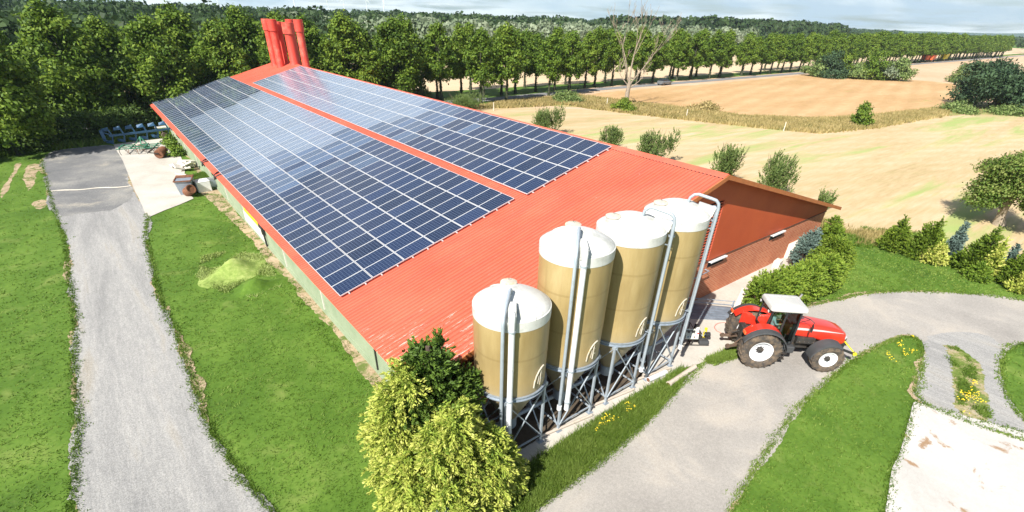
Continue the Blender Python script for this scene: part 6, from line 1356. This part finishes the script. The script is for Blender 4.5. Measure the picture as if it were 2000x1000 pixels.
# ragged grass that creeps over hard edges: grown along each edge, in tongues
def edge_grass(nm, per_m, label, seed, spread=0.085, mat=None, hgt=0.07):
    rs = np.random.RandomState(seed); A = np.array(POLY[nm]); pts = []
    for i in range(len(A)):
        a, b = A[i], A[(i+1) % len(A)]; L = np.linalg.norm(b-a); mid = (a+b)/2; d = math.sqrt((mid[0]-CAM.x)**2+(mid[1]-CAM.y)**2+CAM.z**2)
        if L < 1e-4 or d > 75: continue
        k = int(L*per_m*min(1, (20/d)**1.6)); t = rs.rand(k, 1); nrm = np.array([-(b-a)[1], (b-a)[0]])/L
        q = a+(b-a)*t; w = spread*(0.3+1.6*hashnoise(q, 1.9, seed)**2); pts.append(q+nrm*(rs.normal(size=k)*w)[:, None])
    P = np.vstack(pts); P = P[~inside(POLY['barn'], P)]
    if nm == 'farm_track': P = P[~((P[:, 0] > -6.5) & (P[:, 1] > 33))]
    return tufts_at('creeping_grass', P, mat or M['blade'], hgt, 0.03, label, seed, z=0.02)
for i, (nm, pm) in enumerate((('farm_track', 110), ('road', 110), ('concrete_pad', 60))):
    edge_grass(nm, pm, 'ragged grass creeping over the edge of the %s' % nm.replace('_', ' '), 20+i)
# grass strip between silos and road is lusher
tufts('lush_grass', 26000, [(1000, 985), (1010, 925), (1100, 868), (1200, 800), (1330, 722), (1345, 722), (1310, 775), (1240, 843), (1110, 945), (1030, 1005)], M['blade'], 0.20, 0.035, 'lush weedy grass strip between silos and road', 31, avoid=('road',), tintshift=0.1)
tufts('lush_grass', 9000, [(1378, 706), (1440, 680), (1455, 690), (1432, 700), (1392, 712)], M['blade'], 0.16, 0.035, 'small grass patch behind the tractor wheels', 32, z=0.03, tintshift=0.15)
# pale heap of cut grass on the lawn
hm = G(462, 535)
tufts('cut_grass', 22000, [(395, 500), (450, 490), (520, 500), (545, 560), (500, 580), (440, 575), (385, 540)], M['blade_pale'], 0.10, 0.035, 'pale heap of cut grass lying on the lawn', 33, keep=lambda P, rs: hashnoise(P, 1.3, 3) > 0.42)
# tall dry grass: field margin, by the barn corner, verge at wall
tufts('dry_grass', 60000, [(33.0, 0.8, 0), (35.0, -1.6, 0), (37.5, -3.0, 0), (40.0, -4.6, 0), (41.5, -3.2, 0), (39.0, -0.5, 0), (38.2, 2.5, 0), (36.5, 6, 0), (34.5, 10, 0), (33.2, 10, 0)], M['blade_dry'], 0.36, 0.03, 'tall dry grass at the field corner beyond the gable', 34, spread=0.14, lean=0.35, falloff=22, keep=lambda P, rs: hashnoise(P, 1.0, 7)+0.35*hashnoise(P, 4.1, 2) > 0.62)
tufts('dry_corner_green', 26000, [(33.0, 0.8, 0), (35.0, -2.2, 0), (40.0, -5.6, 0), (42, -4, 0), (39.0, 0.5, 0), (34.5, 8, 0), (33.2, 8, 0)], M['blade'], 0.25, 0.03, 'green weeds mixed into the dry grass at the field corner', 44, lean=0.4, falloff=25, keep=lambda P, rs: hashnoise(P, 0.8, 9) > 0.5)
tufts('dry_grass', 260000, [(900, 214), (1000, 198), (1130, 187), (1240, 201), (1330, 212), (1450, 228), (1600, 233), (1700, 227), (1850, 210), (1850, 226), (1705, 251), (1600, 261), (1500, 252), (1350, 236), (1210, 220), (1100, 205), (1000, 211)], M['blade_dry'], 0.45, 0.12, 'tall dry grass along the margin between the two fields', 35, spread=0.3, lean=0.25, falloff=60)
tufts('wall_weeds', 4000, [(-0.3, 2, 0), (0.6, 2, 0), (0.6, 62, 0), (-0.4, 62, 0)], M['blade'], 0.07, 0.03, 'thin green weeds along the foot of the long wall', 36, falloff=22, keep=lambda P, rs: hashnoise(P, 1.1, 3) > 0.45)
tufts('wall_weeds', 60000, [(0.0, 36.8, 0), (0.62, 36.8, 0), (0.62, 42, 0), (-1.5, 41, 0), (-1.8, 37, 0)], M['blade'], 0.30, 0.05, 'green weeds between rubble and crates by the wall', 37, falloff=30)
tufts('verge_grass', 120000, [(-60, 64, 0), (-16, 59, 0), (-12, 60, 0), (-6, 61.2, 0), (0, 62.5, 0), (0, 64, 0), (-8, 63, 0), (-20, 66, 0), (-60, 70, 0)], M['blade'], 0.5, 0.12, 'rough grass strip between the yard and the thicket', 38, spread=0.3, falloff=40, tintshift=0.15)
def flowers(n, region, seed, label):
    rs = np.random.RandomState(seed); poly = [(G(*p).x, G(*p).y) for p in region]; A = np.array(poly); P = rs.uniform(A.min(0), A.max(0), (n, 2)); P = P[inside(poly, P)]
    P = P[hashnoise(P, 2.2, seed) > 0.5]; mb = MB()
    for x, y in P:
        h = rs.uniform(0.12, 0.24); r_ = rs.uniform(0.018, 0.035); mb.lathe([(0.002, -0.015), (r_, 0.0), (r_*0.4, 0.014)], 6, Matrix.Translation((x, y, h)), cap=False)
    o = mb.build('flowers', M['flower']); return tag(o, label, 'flowers', kind='stuff')
flowers(330, [(1780, 655), (1725, 690), (1735, 720), (1790, 690)], 1, 'yellow flowers at the tip of the grass by the road fork')
flowers(200, [(1185, 805), (1225, 788), (1245, 800), (1200, 825), (1160, 850), (1170, 830)], 2, 'yellow flowers in the grass strip before the silos')
flowers(380, [(1862, 765), (1900, 745), (1935, 820), (1875, 812)], 3, 'yellow flowers between the wheel tracks')
# green weeds in a line along the concrete yard
for i, (px, py, r_, lb) in enumerate(((322, 268, 0.5, 'first green weed bush along the far wall verge, next to the plough'), (330, 281, 0.55, 'second green weed bush along the wall verge'), (338, 292, 0.5, 'third green weed bush along the wall verge'), (347, 304, 0.5, 'nearest green weed bush along the wall verge, by the rubble'))):
    blobtree(px, py, 0.9, r_*2.1, M['leaf_thuja_bright'], lb, 400+i, 0.18, n=5, cl=110, name='weed_bush', cat='bush', trunk=False)

# ------------------------------------------------------------------ haze
hz = MB(); hz.box((0, 0, 249), (16000, 16000, 500)); hm_, nt_, b_ = newmat('haze')
nt_.nodes.remove(b_); pv = nt_.nodes.new('ShaderNodeVolumePrincipled'); pv.inputs['Color'].default_value = (0.62, 0.78, 1.0, 1); pv.inputs['Density'].default_value = 0.00011; pv.inputs['Anisotropy'].default_value = 0.2
nt_.links.new(pv.outputs[0], nt_.nodes['Material Output'].inputs['Volume'])
tag(hz.build('haze', hm_), kind='stuff')
